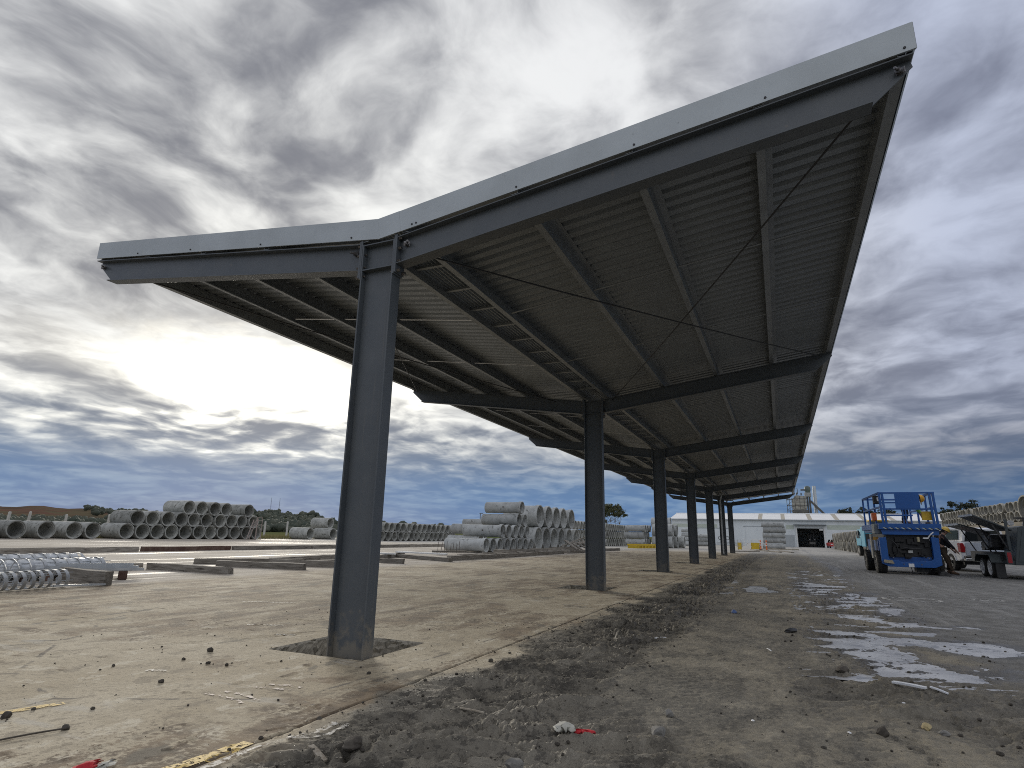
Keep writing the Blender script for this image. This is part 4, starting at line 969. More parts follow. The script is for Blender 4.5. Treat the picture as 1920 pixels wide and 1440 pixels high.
# ------------------------------------------------------------------ the long shed
SY = 120.0; SX0, SX1 = -16.1, 33.0; EZ, RZ, SD = 4.88, 6.28, 9.0
shed = thing('shed', 'long pale metal shed with a white roof and one dark open door', 'shed', (0, SY, 0))
DX0, DX1, DZ = 6.62, 10.95, 3.36
def wall(lo, hi, y=0.0, t=.10, m=None, name='wall'):
    b = MB(); b.b2((lo[0], y, lo[1]), (hi[0], y + t, hi[1])); return b.build(name, m or M_SHEDW, shed)
wall((SX0, 0), (DX0, EZ)); wall((DX1, 0), (SX1, EZ)); wall((DX0, DZ), (DX1, EZ)); wall((SX0, 0), (SX1, EZ), SD * 2)
for x in (SX0, SX1 - .1):
    b = MB(); b.prism([(.101, 0), (2 * SD - .001, 0), (2 * SD - .001, EZ), (SD, RZ - .02), (.101, EZ)], x, x + .1, 'x'); b.build('gable_wall', M_SHEDW, shed)
# roof as separate sheet runs with translucent strips between
edges = [SX0 - .35, .0, .75, 4.05, 4.75, 8.6, 9.35, 13.0, 13.75, 17.4, 18.15, 21.8, 22.55, SX1 + .35]
def roofpanel(a, b_, m, name, dz=0.0, back=False):
    p = MB(); y0, y1 = (-.35, SD) if not back else (2 * SD + .35, SD); za = EZ + .06 - .05 + dz
    p.add([(a, y0, za), (b_, y0, za), (b_, y1, RZ + dz), (a, y1, RZ + dz), (a, y0, za - .05), (b_, y0, za - .05), (b_, y1, RZ - .05 + dz), (a, y1, RZ - .05 + dz)], [(0, 1, 2, 3), (7, 6, 5, 4), (0, 4, 5, 1), (1, 5, 6, 2), (2, 6, 7, 3), (3, 7, 4, 0)])
    return p.build(name, m, shed)
for i in range(len(edges) - 1):
    roofpanel(edges[i], edges[i + 1] - .004, M_SKYL if i % 2 else M_SHEDR, 'translucent_strip' if i % 2 else 'roof_panel')
roofpanel(SX0 - .35, SX1 + .35, M_SHEDR, 'roof_panel', back=True)
b = MB(); b.tube((SX0 - .35, SD, RZ + .03), (SX1 + .35, SD, RZ + .03), .12, 8); b.build('ridge_cap', M_SHEDR, shed)
b = MB(); b.b2((SX0 - .4, -.50, EZ - .14), (SX1 + .4, -.352, EZ + .03)); b.build('gutter', mat('gutter_grey', (.36, .39, .41), None, rough=.5), shed)
for (a, b_, z0, z1) in ((-15.9, -12.2, 3.25, 3.95), (-11.8, -9.0, 3.2, 3.95), (-8.1, -7.4, 3.2, 3.9), (4.75, 6.1, 3.15, 3.95), (11.6, 21.5, 3.2, 4.0), (22.0, 32, 3.2, 4.0)):
    wall((a, z0), (b_, z1), -.012, .0115, M_BAND, 'window_band')
for (a, b_, z0, z1) in ((-2.35, 4.3, 0.02, 3.55), (-10.9, -5.2, .02, 3.1)):
    m_ = MB(); m_.b2((a, -.06, z0), ((a + b_) / 2 - .02, -.02, z1)); m_.build('sliding_door', M_SHEDW, shed); m_ = MB(); m_.b2(((a + b_) / 2 + .02, -.06, z0), (b_, -.02, z1)); m_.build('sliding_door', M_SHEDW, shed)
    m_ = MB(); m_.b2((a - .3, -.10, z1 + .01), (b_ + .3, -.004, z1 + .12)); m_.build('door_track', MATS['gutter_grey'], shed)
wall((4.40, .01), (6.1, 2.15), -.014, .0135, M_SHEDD, 'dado_panel'); wall((11.5, .01), (21, .9), -.014, .0135, M_SHEDD, 'dado_panel')
for x in (6.38, 11.0):
    m_ = MB(); m_.b2((x, -.16, 0), (x + .20, -.004, 3.6)); m_.build('door_jamb', M_WHITE, shed)
m_ = MB(); m_.prism([(-.9, 3.86), (-.9, 3.94), (-.004, 4.06), (-.004, 3.98)], 6.1, 11.5, 'x'); m_.build('door_canopy', mat('canopy_dark', (.09, .10, .105), None, rough=.6), shed)
m_ = MB(); m_.b2((10.3, -.18, 3.0), (10.9, -.12, 3.3)); m_.build('door_sign', M_WHITE, shed)
for x in (-7.0, -5.7):
    m_ = MB(); m_.lathe([(-.03, .30), (.03, .30), (.03, .36), (-.03, .36)], 18, axis='y', closed=True, c=(x, -.09, 1.35)); m_.build('hose_hoop', mat('hoop_dark', (.05, .05, .05), None), shed)
m_ = MB(); m_.b2((-7.6, -.3, .5), (-2.9, -.2, .56)); [m_.b2((x, -.3, 0), (x + .06, -.24, .5)) for x in (-7.5, -6.3, -5.1, -4.0, -3.1)]; m_.build('guard_rail', M_GALV, shed)
t = thing('forklift', 'dark forklift standing in the open shed door', 'forklift', (9.1, SY + 3.2, 0))
b = MB(); b.box((0, .5, .7), (1.2, 1.8, .7)); b.build('body', M_ENGINE, t, bev=.05)
for s in (-.55, .55):
    b = MB(); b.box((s * .5, -.5, 1.3), (.12, .12, 2.4)); b.build('mast', M_ENGINE, t); b = MB(); b.lathe([(-.12, 0), (-.12, .33), (.12, .33), (.12, 0)], 14, c=(s, -.2, .33)); b.build('wheel', M_TYRE, t)
    b = MB(); b.box((s, .1, 2.05), (.08, .08, 1.1)); b.build('guard_post', M_ENGINE, t); b = MB(); b.box((s * .8, -.56, 1.35), (.16, .04, .12)); b.build('headlight', M_LABEL, t)
b = MB(); b.box((0, .4, 2.15), (1.1, 1.2, .08)); b.build('roof', M_ENGINE, t); b = MB(); b.box((0, -.6, .75), (1.0, .06, .4)); b.build('fork_carriage', M_RIMD, t)

# ------------------------------------------------------------------ batching plant above the shed roof
t = thing('batching_plant', 'weathered batching plant tower with a cyclone and pale stack behind the shed', 'industrial plant', (8.8, 165, 0))
b = MB(); b.prism([(-1.6, 8.9), (1.6, 8.9), (1.65, 12.0), (-.7, 12.3), (-1.6, 11.3)], -1.6, 1.6); b.prism([(-1.2, 7.0), (1.2, 7.0), (1.5, 8.89), (-1.5, 8.89)], -1.4, 1.4); b.build('silo', M_SILO, t)
for z in (9.7, 10.6, 11.4):
    b = MB(); b.box((0.02, 0, z), (3.32, 3.3, .12)); b.build('stiffening_ring', M_SILOD, t)
for x in (-1.0, .1, 1.1):
    b = MB(); b.box((x, -1.62, 10.5), (.1, .06, 3.1)); b.build('stiffener', M_SILOD, t)
for x in (-1.5, 1.5):
    for yy in (-1.4, 1.4):
        b = MB(); b.box((x, yy, 3.6), (.3, .3, 7.2)); b.build('leg', M_SILOD, t)
b = MB(); b.box((0, 0, 8.3), (3.6, 3.6, .7)); b.build('skirt_platform', M_SILOD, t)
for z in (8.4, 9.7, 11.2):
    b = MB(); b.box((-2.2, -.8, z), (1.5, 2.0, .1)); b.build('walkway', M_SILOD, t)
for x in (-2.9, -2.3, -1.7):
    b = MB(); b.box((x, -1.8, 5.8), (.12, .12, 11.6)); b.build('stair_post', M_SILOD, t)
for z in (9.1, 10.3, 11.8):
    b = MB(); b.bar((-2.9, -1.8, z - .6), (-1.6, -1.8, z + .5), .1); b.build('handrail', M_SILOD, t)
for x in (1.95, 2.45):
    b = MB(); b.tube((x, 0, 0), (x, 0, 12.2), .22, 10); b.build('elevator_leg', M_SILOD, t)
b = MB(); b.box((2.1, 0, 12.5), (1.5, 1.2, 1.0)); b.build('elevator_head', mat('plant_pale', (.40, .41, .40), (.28, .28, .27), 2, .6), t)
b = MB(); b.lathe([(12.9, .55), (13.6, .72), (14.3, .72), (14.6, .45), (14.75, 0)], 14, axis='z', c=(2.15, 0, 0)); b.build('cyclone', mat('cyclone_green', (.10, .13, .12), None, rough=.5), t, smooth=50)
b = MB(); b.box((1.25, 0, 13.7), (1.4, .5, .35)); b.build('duct', M_SILOD, t)
b = MB(); b.tube((3.7, .5, 0), (3.7, .5, 14.7), .42, 14); b.build('exhaust_stack', M_DUCT, t, smooth=50)
b = MB(); b.bar((2.6, 0, 10.9), (6.0, -.6, 7.0), .5, .5); b.build('conveyor', M_SILOD, t)
for k, (x, z) in enumerate(((-1.1, 12.4), (-.4, 12.5), (.6, 12.4))):
    b = MB(); b.box((x, 0, z + .25), (.3, .3, .6)); b.build('vent', M_SILOD, t)
b = MB(); b.path([(-.9, -.5, 12.6), (-.9, -.5, 13.9), (-.2, -.5, 14.0), (-.2, -.5, 12.7)], .08, 6); b.build('hoist_arch', M_SILOD, t)

# ------------------------------------------------------------------ things in front of the shed under the far end of the canopy
t = thing('yellow_rack', 'low yellow steel pallet rack in front of the side-on pipes', 'rack', (-8.55, 56.5, 0), R(70))
M_YELR = mat('yellow_rack_paint', (.62, .45, .02), (.50, .34, .02), 3, .5, c3=(.2, .13, .04), s3=6, t3=(.6, .7))
for s in (-.55, .55):
    b = MB(); b.box((0, s, .40), (5.2, .12, .14)); b.build('rail', M_YELR, t)
for i in range(9):
    b = MB(); b.box((-2.4 + .6 * i, 0, .2), (.16, 1.2, .26)); b.build('crossbar', M_YELR, t)
for (x, y, rz, lab) in ((-.45, 66.3, R(70), 'yellow barrier panel standing at an angle on the left'), (.95, 71.5, R(8), 'yellow barrier panel with white sheet, beside the five-pipe stack')):
    t = thing('barrier', lab, 'barrier', (x, y, 0), rz, 'yellow barriers by the five-pipe stack')
    b = MB(); b.box((0, 0, .42), (.95, .05, .72)); b.build('panel', M_YELR, t)
    for s in (-.42, .42):
        b = MB(); b.box((s, 0, .35), (.06, .3, .05)); b.box((s, 0, .55), (.05, .05, 1.1)); b.build('foot', M_GALV, t)
t = thing('wire_frame', 'thin pale tubular frame standing between the yellow barriers', 'frame', (.3, 73.5, 0))
for a, b2_ in (((-.55, 0, 0), (-.62, 0, 1.25)), ((-.3, 0, 0), (-.25, 0, 1.1)), ((.25, 0, 0), (.25, 0, 1.12)), ((1.35, 0, 0), (1.35, 0, 1.12)), ((.25, 0, 1.12), (1.35, 0, 1.12)), ((-.62, 0, .7), (.25, 0, .7)), ((.25, 0, .15), (1.35, 0, .15))):
    b = MB(); b.bar(a, b2_, .05); b.build('tube', M_WHITE, t)
b = MB(); b.box((-.15, -.05, .42), (.5, .03, .5)); b.build('white_sheet', M_WHITE, t)
for x, y, lab in ((1.55, 70.0, 'orange bollard post left, in front of the five-pipe stack'), (2.22, 67.0, 'thin orange bollard post in front of the middle of the five-pipe stack')):
    t = thing('bollard', lab, 'bollard', (x, y, 0), 0, 'orange bollards by the five-pipe stack')
    b = MB(); b.lathe([(0, .24), (.05, .24), (.08, .16), (.09, 0)], 12, axis='z'); b.build('base', M_BLACK, t); b = MB(); b.lathe([(.08, .075), (.95, .06), (1.05, .075), (1.1, 0)], 12, axis='z'); b.build('post', M_ORANGE, t, smooth=40)
    for z in (.5, .75):
        b = MB(); b.lathe([(z, .080), (z + .1, .078)], 12, axis='z'); b.build('reflective_band', M_WHITE, t)
timber((1.4, 76.8), (5.6, 77.4), .3, .12, 'pale flat plank at the foot of the five-pipe stack', m=M_CONC); timber((.6, 68), (3.6, 57.5), .25, .1, 'long flat plank lying on the mud before the five-pipe stack'); timber((3.6, 66), (4.6, 58.5), .3, .08, 'dark flat plank right of the orange bollards'); timber((-.5, 55.8), (1.7, 58.5), .25, .09, 'dark plank beside the last canopy column')
for x, lab in ((1.85, 'left timber bearer under the five-pipe stack'), (3.7, 'right timber bearer under the five-pipe stack')): timber((x, 78.3), (x, 79.7), .2, .05, lab, m=M_RUSTT)
# small red car by the shed door
t = thing('red_car', 'small red car parked right of the shed door', 'car', (11.9, 113.5, 0), R(5))
b = MB(); b.prism([(-.8, .3), (.8, .3), (.84, .75), (.70, .92), (-.70, .92), (-.84, .75)], -1.9, 1.9); b.build('body', M_REDP, t, bev=.05)
b = MB(); b.prism([(-.70, .92), (.70, .92), (.54, 1.42), (-.54, 1.42)], -1.0, 1.2); b.build('cabin', M_GLASS, t, bev=.04)
for s in (-.72, .72):
    for yy in (-1.2, 1.2):
        b = MB(); b.lathe([(-.09, 0), (-.09, .3), (.09, .3), (.09, 0)], 14, c=(s, yy, .3)); b.build('wheel', M_TYRE, t)
    b = MB(); b.box((s * .8, -1.92, .65), (.3, .04, .14)); b.build('headlight', M_LABEL, t)

# ------------------------------------------------------------------ blue-green truck behind the lift
t = thing('truck', 'teal truck standing half hidden behind the blue lift', 'truck', (10.75, 53.5, 0), R(6))
b = MB(); b.prism([(-1.0, .75), (1.0, .75), (1.0, 2.3), (-1.0, 2.3)], -1.4, -.2); b.build('headboard', M_TEAL, t, bev=.03)
b = MB(); b.prism([(-.95, .8), (.95, .8), (.95, 1.5), (.85, 2.15), (-.85, 2.15), (-.95, 1.5)], .2, 1.8); b.build('cab', M_TEAL, t, bev=.06)
b = MB(); b.box((-.97, 1.0, 1.7), (.03, .9, .55)); b.build('side_window', M_GLASS, t)
b = MB(); b.box((-.1, -1.0, .62), (.8, 3.8, .2)); b.build('chassis', M_ENGINE, t); b = MB(); b.box((-.55, -1.43, 1.3), (.75, .04, .95)); b.build('grille', M_BLACK, t)
for s in (-.85, .85):
    for yy in (-1.9, 1.1):
        b = MB(); b.lathe([(-.14, 0), (-.14, .42), (.14, .42), (.14, 0)], 18, c=(s, yy, .42)); w = b.build('wheel', M_TYRE, t, smooth=40); b = MB(); b.lathe([(-.15, 0), (-.15, .2), (.15, .2), (.15, 0)], 12, c=(s, yy, .42)); b.build('rim', M_RIMD, w)
    b = MB(); b.box((s * 1.25, .3, 1.85), (.12, .2, .4)); b.build('mirror', M_BLACK, t)
b = MB(); b.bar((-1.0, -2.4, .75), (1.0, -2.4, .75), .14); b.build('bumper', M_RIMD, t)

# ------------------------------------------------------------------ blue scissor lift
def wheel(parent, c, r, w, rimm=M_RIMD, lug=True, yaw=0.0, rimr=.55):
    b = MB(); n = 40; prof_a = [(-w / 2, r * rimr), (-w / 2, r * .88), (-w / 2 + .03, r * .965), (w / 2 - .03, r * .965), (w / 2, r * .88), (w / 2, r * rimr)]
    b.lathe(prof_a, n)
    if lug:
        for i in range(20):
            a = 2 * PI * i / 20
            for s in (-1, 1):
                aa = a + (PI / 20 if s > 0 else 0); rot = Matrix.Rotation(aa, 3, 'X')
                b.box(rot @ Vector((s * w * .24, 0, r * .975)), (w * .46, r * .14, r * .07), rot @ Matrix.Rotation(s * .35, 3, 'Z'))
    o = b.build('wheel', M_TYRE, parent, smooth=40); o.location = c; o.rotation_euler = (rng.uniform(0, .3), 0, yaw)
    b = MB(); b.lathe([(-w / 2 + .02, 0), (-w / 2 - .005, r * .12), (-w / 2 + .05, r * .2), (-w / 2 + .04, r * rimr * .9), (-w / 2 - .006, r * rimr), (-w / 2, r * (rimr + .05)), (w / 2, r * (rimr + .05)), (w / 2 - .05, 0)], 24)
    for i in range(5):
        a = 2 * PI * i / 5; b.tube((-w / 2 - .01, r * .3 * math.cos(a), r * .3 * math.sin(a)), (-w / 2 + .06, r * .3 * math.cos(a), r * .3 * math.sin(a)), r * .04, 6)
    b.build('rim', rimm, o, smooth=35); return o
lift = thing('scissor_lift', 'blue rough-terrain scissor lift with hazard-striped platform edge', 'scissor lift', (7.96, 21.8, 0), R(1.0))
# chassis front: U shaped frame round the engine bay
b = MB(); b.prism([(-.93, 1.28), (-.93, .36), (-.70, .255), (.70, .255), (.93, .36), (.93, 1.30), (.70, 1.34), (.70, .56), (.60, .50), (-.30, .42), (-.42, .49), (-.66, .50), (-.70, .56), (-.70, 1.30)], -.12, .10); b.build('front_frame', M_BLUE, lift, bev=.012)
b = MB(); b.b2((-.86, .102, .34), (.86, 3.3, .62)); b.build('chassis', M_BLUE, lift, bev=.02)
b = MB(); b.b2((-.69, .105, .622), (.69, 3.1, 1.28)); b.build('engine_bay', M_BLACK, lift)
b = MB()
for i in range(26):
    x, z = rng.uniform(-.6, .6), rng.uniform(.58, 1.22); b.box((x, .03 + rng.uniform(0, .05), z), (rng.uniform(.06, .28), .12, rng.uniform(.05, .2)))
o = b.build('engine', mat('engine_black', (.006, .006, .007), (.022, .021, .02), 9, .5, .3), lift, bev=.008); o['kind'] = 'stuff'
for pts in ([(-.5, -.02, 1.2), (-.38, -.06, 1.0), (-.36, -.05, .8), (-.5, -.02, .6)], [(-.2, -.02, .95), (.1, -.06, .9), (.45, -.03, .93)], [(.05, -.02, .62), (.3, -.06, .70), (.5, -.03, .6)]):
    b = MB(); b.path(pts, .018, 6); b.build('hose', M_ROD, lift)
b = MB(); b.lathe([(1.16, 0), (1.16, .045), (1.31, .045), (1.33, .02), (1.33, 0)], 12, axis='z', c=(.32, -.03, 0)); b.build('filter', mat('filter_tan', (.45, .40, .26), None), lift)
b = MB(); b.box((.02, -.06, .80), (.14, .02, .09)); b.build('label_plate', mat('plate_grey', (.40, .40, .38), None), lift)
b = MB(); b.box((-.02, -.125, .325), (.17, .012, .12)); b.build('label_plate', M_LABEL, lift)
for x in (-.55, -.25, .3, .55):
    b = MB(); b.tube((x, -.125, .58 if abs(x) > .5 else .36), (x, -.14, .58 if abs(x) > .5 else .36), .02, 8); b.build('bolt', M_BOLT, lift)
# side tool boxes and left rear guard
for s in (-1, 1):
    b = MB(); b.b2((s * .93 - (.16 if s > 0 else 0), .35, .62), (s * .93 + (0 if s > 0 else .16), 2.8, 1.22)); b.build('side_cover', M_BLUE, lift, bev=.02)
b = MB(); b.b2((-1.10, .55, .52), (-1.02, .9, 1.42)); b.build('mud_guard', mat('guard_grey', (.30, .30, .28), (.20, .19, .17), 6, .6), lift, bev=.01); b = MB(); b.box((-.98, .7, 1.25), (.22, .3, .12)); b.build('warning_lamp', mat('amber', (.8, .42, .06), None, rough=.4), lift)
b = MB(); b.b2((-.68, .12, 1.285), (.68, 3.2, 1.498)); b.build('scissor_pack', M_BLACK, lift)
b = MB(); b.b2((-.80, -.06, 1.40), (.98, .10, 1.499)); b.build('front_beam', M_BLUE, lift)
# wheels
wheel(lift, (-.90, .40, .40), .41, .32, M_RIMD, True, .0); wheel(lift, (.78, .38, .40), .41, .34, M_RIMD, True, .25); wheel(lift, (-.95, 2.6, .40), .41, .32); wheel(lift, (.92, 2.6, .40), .41, .32)
b = MB(); b.prism([(-.88, .40), (-.55, .36), (-.60, .48), (-.86, .50)], -.18, .0); b.build('wheel_step', mat('step_tan', (.42, .37, .26), (.3, .26, .18), 8, .7), lift)
b = MB(); b.box((.45, .5, .22), (.5, .4, .28)); b.build('axle', M_ENGINE, lift)
b = MB(); b.path([(-.03, -.05, .26), (-.01, -.06, .15), (.02, -.02, .03), (.12, .05, .02)], .012, 6); b.build('hose', M_ROD, lift)
# outrigger foot on the right
b = MB(); b.prism([(.74, 0.0), (1.10, 0.0), (1.05, .10), (.95, .16), (.80, .14)], -.35, -.02); b.build('outrigger_foot', M_ENGINE, lift, bev=.015)
# folded scissor arms
for i in range(4):
    for s in (-.55, .55):
        b = MB(); z = 1.33 + .055 * i; b.bar((s, .2, z), (s, 3.1, z + (.03 if i % 2 else -.0)), .07, .05); b.build('scissor_arm', M_BLUE if i == 3 else M_BLACK, lift)
# platform
b = MB(); b.b2((-.90, -.10, 1.585), (1.07, 4.3, 1.80)); b.build('platform', M_BLUE, lift, bev=.01)
b = MB(); b.b2((-.82, -.02, 1.50), (1.0, 4.2, 1.583)); b.build('platform_beam', M_BLUE, lift)
M_STRIPE = mat('stripe_pale', (.50, .53, .46), (.38, .42, .36), 20, .5)
for i in range(9):
    x = -.78 + .195 * i + (.06 if i > 4 else 0)
    b = MB(); b.prism([(x + .0, 1.655), (x + .10, 1.595), (x + .155, 1.595), (x + .07, 1.655)], -.1035, -.1005); b.build('hazard_stripe', M_STRIPE, lift)
    b = MB(); b.prism([(x + .075, 1.655), (x + .158, 1.595), (x + .19, 1.595), (x + .19, 1.60), (x + .12, 1.655)], -.1030, -.1002); b.build('hazard_stripe', M_BLACK, lift)
# guard rails
def rail(pts, w=.042, name='guard_rail'):
    b = MB(); w *= 1.18
    for p, q in zip(pts[:-1], pts[1:]): b.bar(p, q, w)
    return b.build(name, M_BLUE, lift, bev=.006)
xl, xr, zf_, zt_ = -.72, 1.01, 1.80, 2.92
for x, dx in ((xl, .03), (xl + .10, .02), (xr - .02, .04), (xr - .13, .05)):
    rail([(x, -.05, zf_), (x + (-.03 if x < 0 else -.03), -.05, zt_)], .065, 'rail_post')
rail([(xl - .03, -.05, zt_), (xr - .03, -.05, zt_)], .05); rail([(xl, -.05, 2.33), (xr, -.05, 2.33)], .045); rail([(xl, -.05, 2.56), (-.22, -.05, 2.56)])
for x in (-.05, .04): rail([(x, -.05, zf_), (x, -.05, 2.33)], .035, 'rail_post')
rail([(xl, -.05, 2.10), (.25, -.05, 2.10)], .05)
for s, x in ((-1, xl - .03), (1, xr - .03)):
    rail([(x, -.05, zt_), (x, 4.2, zt_)], .06); rail([(x, -.05, 2.40), (x, 4.2, 2.40)], .05)
    for y in (1.3, 2.8, 4.2): rail([(x, y, zf_), (x, y, zt_)], .055, 'rail_post')
rail([(xl, 4.2, zt_), (xr, 4.2, zt_)], .05)
b = MB(); b.b2((-.26, -.082, 2.345), (.52, -.073, 2.90)); b.build('rail_panel', M_BLUE, lift)
b = MB(); b.b2((.55, .05, 1.93), (.90, .13, 2.25)); b.build('document_box', M_YEL, lift, bev=.012)
b = MB(); b.b2((-.86, .5, 2.55), (-.62, .8, 2.86)); cb = b.build('control_box', M_BLACK, lift, bev=.02); b = MB(); b.box((-.72, .495, 2.72), (.07, .01, .14)); b.build('label', M_LABEL, cb)
b = MB(); b.box((-.82, 1.2, 2.08), (.16, .3, .3)); b.build('toolbag', M_ORANGE, lift, bev=.03)
b = MB(); b.b2((-1.02, .15, 1.42), (-.74, .7, 1.78)); b.build('battery_box', mat('box_grey', (.22, .25, .26), (.17, .19, .20), 3, .5), lift, bev=.02)
# pale lamp on a bent arm at the right corner
b = MB(); b.path([(.60, -.16, 1.30), (.68, -.2, 1.42), (.78, -.18, 1.50)], .022, 6); b.build('lamp_arm', M_LABEL, lift); b = MB(); b.box((.52, -.17, 1.285), (.16, .1, .05)); b.build('lamp', M_LABEL, lift, bev=.01)
for x, z, m in ((.6, 1.84, M_LABEL), (.75, 1.84, M_RIMD), (.88, 1.83, M_LABEL)):
    b = MB(); b.box((x, .3, z), (.12, .2, .07)); b.build('tool', m, lift, bev=.01)
# small orange machine standing on the platform's far side, seen through the rails
t = thing('orange_machine', 'small orange and yellow machine parked beyond the lift, seen through its rails', 'machine', (12.25, 62, 0))
b = MB(); b.box((0, 0, 1.2), (1.5, 3, 1.5)); b.build('body', mat('machine_orange', (.62, .26, .03), (.5, .2, .03), 2, .5), t, bev=.06); b = MB(); b.box((0, .2, 2.5), (1.4, 1.5, 1.1)); b.build('cab', M_GLASS, t, bev=.04); b = MB(); b.box((0, .2, 3.1), (1.6, 1.7, .12)); b.build('roof', M_YEL, t)
for s in (-.6, .6):
    for yy in (-1, 1): wheel(t, (s, yy, .5), .5, .35, M_RIMD, False)

# ------------------------------------------------------------------ people
def skin(name, J, E, m, parent, root, lvl=2):
    me = bpy.data.meshes.new(name); names = list(J); me.from_pydata([J[n][0] for n in names], [(names.index(a), names.index(b_)) for a, b_ in E], [])
    o = bpy.data.objects.new(name, me); link(o, parent); me.materials.append(m)
    sk = o.modifiers.new('skin', 'SKIN'); sk.use_smooth_shade = True
    for i, n in enumerate(names):
        r_ = J[n][1]; r_ = r_ if isinstance(r_, tuple) else (r_, r_); me.skin_vertices[0].data[i].radius = r_
        me.skin_vertices[0].data[i].use_root = (n == root)
    sb = o.modifiers.new('sub', 'SUBSURF'); sb.levels = lvl; sb.render_levels = lvl
    return o
def person(name, label, loc, rz, pose, mats, helmet):
    t = thing(name, label, 'person', loc, rz)
    J = {}
    p = {k: Vector(v) for k, v in pose.items()}
    J['pelvis'] = (p['pelvis'], (.125, .10)); J['belly'] = (p['pelvis'].lerp(p['chest'], .5), (.12, .095)); J['chest'] = (p['chest'], (.15, .11)); J['neck'] = (p['neck'], .055)
    hd = p['head']; J['skull'] = (p['neck'].lerp(hd, .65), (.075, .085)); J['crown'] = (hd + (hd - p['neck']).normalized() * .07, (.07, .08))
    face = p['face']; J['nose'] = (p['neck'].lerp(hd, .75) + face * .095, .022)
    E = [('pelvis', 'belly'), ('belly', 'chest'), ('chest', 'neck'), ('neck', 'skull'), ('skull', 'crown'), ('skull', 'nose')]
    for s in 'lr':
        for a, r_ in (('sh', .060), ('el', .045), ('wr', .032), ('pa', .036), ('hip', .092), ('kn', .062), ('an', .045), ('toe', .04)): J[a + s] = (p[a + s], r_)
        E += [('chest', 'sh' + s), ('sh' + s, 'el' + s), ('el' + s, 'wr' + s), ('wr' + s, 'pa' + s), ('pelvis', 'hip' + s), ('hip' + s, 'kn' + s), ('kn' + s, 'an' + s), ('an' + s, 'toe' + s)]
        d = (p['pa' + s] - p['wr' + s]).normalized(); sd = d.cross(face).normalized()
        for i in range(4):
            b0 = p['pa' + s] + d * .045 + sd * (.024 * (i - 1.5)); L = (.06, .07, .065, .05)[i]
            J[f'f{i}{s}'] = (b0, .010); J[f'g{i}{s}'] = (b0 + d * L * .6 + face * .012, .009); J[f'h{i}{s}'] = (b0 + d * L + face * .03, .008)
            E += [('pa' + s, f'f{i}{s}'), (f'f{i}{s}', f'g{i}{s}'), (f'g{i}{s}', f'h{i}{s}')]
        J['th' + s] = (p['wr' + s] + d * .04 + face * .045, .011); J['tt' + s] = (p['wr' + s] + d * .085 + face * .06, .009); E += [('wr' + s, 'th' + s), ('th' + s, 'tt' + s)]
    body = skin('body', J, E, mats['skin'], t, 'pelvis')
    # clothes follow the same skeleton, a little fuller
    S = {k: (J[k][0], tuple(c * 1.16 + .008 for c in (J[k][1] if isinstance(J[k][1], tuple) else (J[k][1],) * 2))) for k in ('pelvis', 'belly', 'chest')}
    S['collar'] = (p['chest'].lerp(p['neck'], .8), .075); Es = [('pelvis', 'belly'), ('belly', 'chest'), ('chest', 'collar')]
    for s in 'lr':
        S['sh' + s] = (p['sh' + s], .078); S['el' + s] = (p['el' + s], .060); S['cuff' + s] = (p['el' + s].lerp(p['wr' + s], .92), .046); Es += [('chest', 'sh' + s), ('sh' + s, 'el' + s), ('el' + s, 'cuff' + s)]
    skin('jacket', S, Es, mats['top'], t, 'pelvis')
    T_ = {'pelvis': (p['pelvis'] - Vector((0, 0, .01)), (.15, .125))}; Et = []
    for s in 'lr':
        T_['hip' + s] = (p['hip' + s], .112); T_['kn' + s] = (p['kn' + s], .08); T_['hem' + s] = (p['kn' + s].lerp(p['an' + s], .95), .068); Et += [('pelvis', 'hip' + s), ('hip' + s, 'kn' + s), ('kn' + s, 'hem' + s)]
    skin('trousers', T_, Et, mats['legs'], t, 'pelvis')
    for s in 'lr':
        a, c = p['an' + s], p['toe' + s]; fd = (c - a); fd.z = 0; fd.normalize()
        skin('boot', {'a': (a + Vector((0, 0, .05)), .062), 'b': (a - Vector((0, 0, .03)), (.055, .05)), 'heel': (a - fd * .05 - Vector((0, 0, .045)), .035), 'c': (c, (.048, .034)), 'd': (c + fd * .06 - Vector((0, 0, .012)), (.038, .026))}, [('a', 'b'), ('b', 'heel'), ('b', 'c'), ('c', 'd')], M_BOOT, t, 'b')
    upv = (hd - p['neck']).normalized(); fx = (face - upv * face.dot(upv)).normalized(); fy = upv.cross(fx); rot = Matrix((fx, fy, upv)).transposed()
    b = MB(); vs = []; N = 20
    rings = [(-.005, .124), (.03, .122), (.07, .108), (.105, .078), (.125, .04), (.13, .001)]
    for z, r_ in rings:
        for k in range(N):
            a = 2 * PI * k / N; vs.append(hd + rot @ Vector((r_ * 1.14 * math.cos(a), r_ * .95 * math.sin(a), z + .03)))
    n0 = len(rings); fs = [(i * N + k, i * N + (k + 1) % N, (i + 1) * N + (k + 1) % N, (i + 1) * N + k) for i in range(n0 - 1) for k in range(N)]
    b.add(vs, fs); h_ = b.build('helmet', helmet, t, smooth=60)
    b = MB(); vs = []
    for k in range(N):
        a = 2 * PI * k / N; e = max(0, math.cos(a)) ** 2 * .07 + .012
        for (q_, z) in ((0, .026), (e, .014)):
            rr = .124 + q_; vs.append(hd + rot @ Vector((rr * 1.14 * math.cos(a), rr * .95 * math.sin(a), z)))
    for k in range(N):
        a = 2 * PI * k / N; e = max(0, math.cos(a)) ** 2 * .07 + .012
        for (q_, z) in ((0, .020), (e, .008)):
            rr = .124 + q_; vs.append(hd + rot @ Vector((rr * 1.14 * math.cos(a), rr * .95 * math.sin(a), z)))
    fs = []
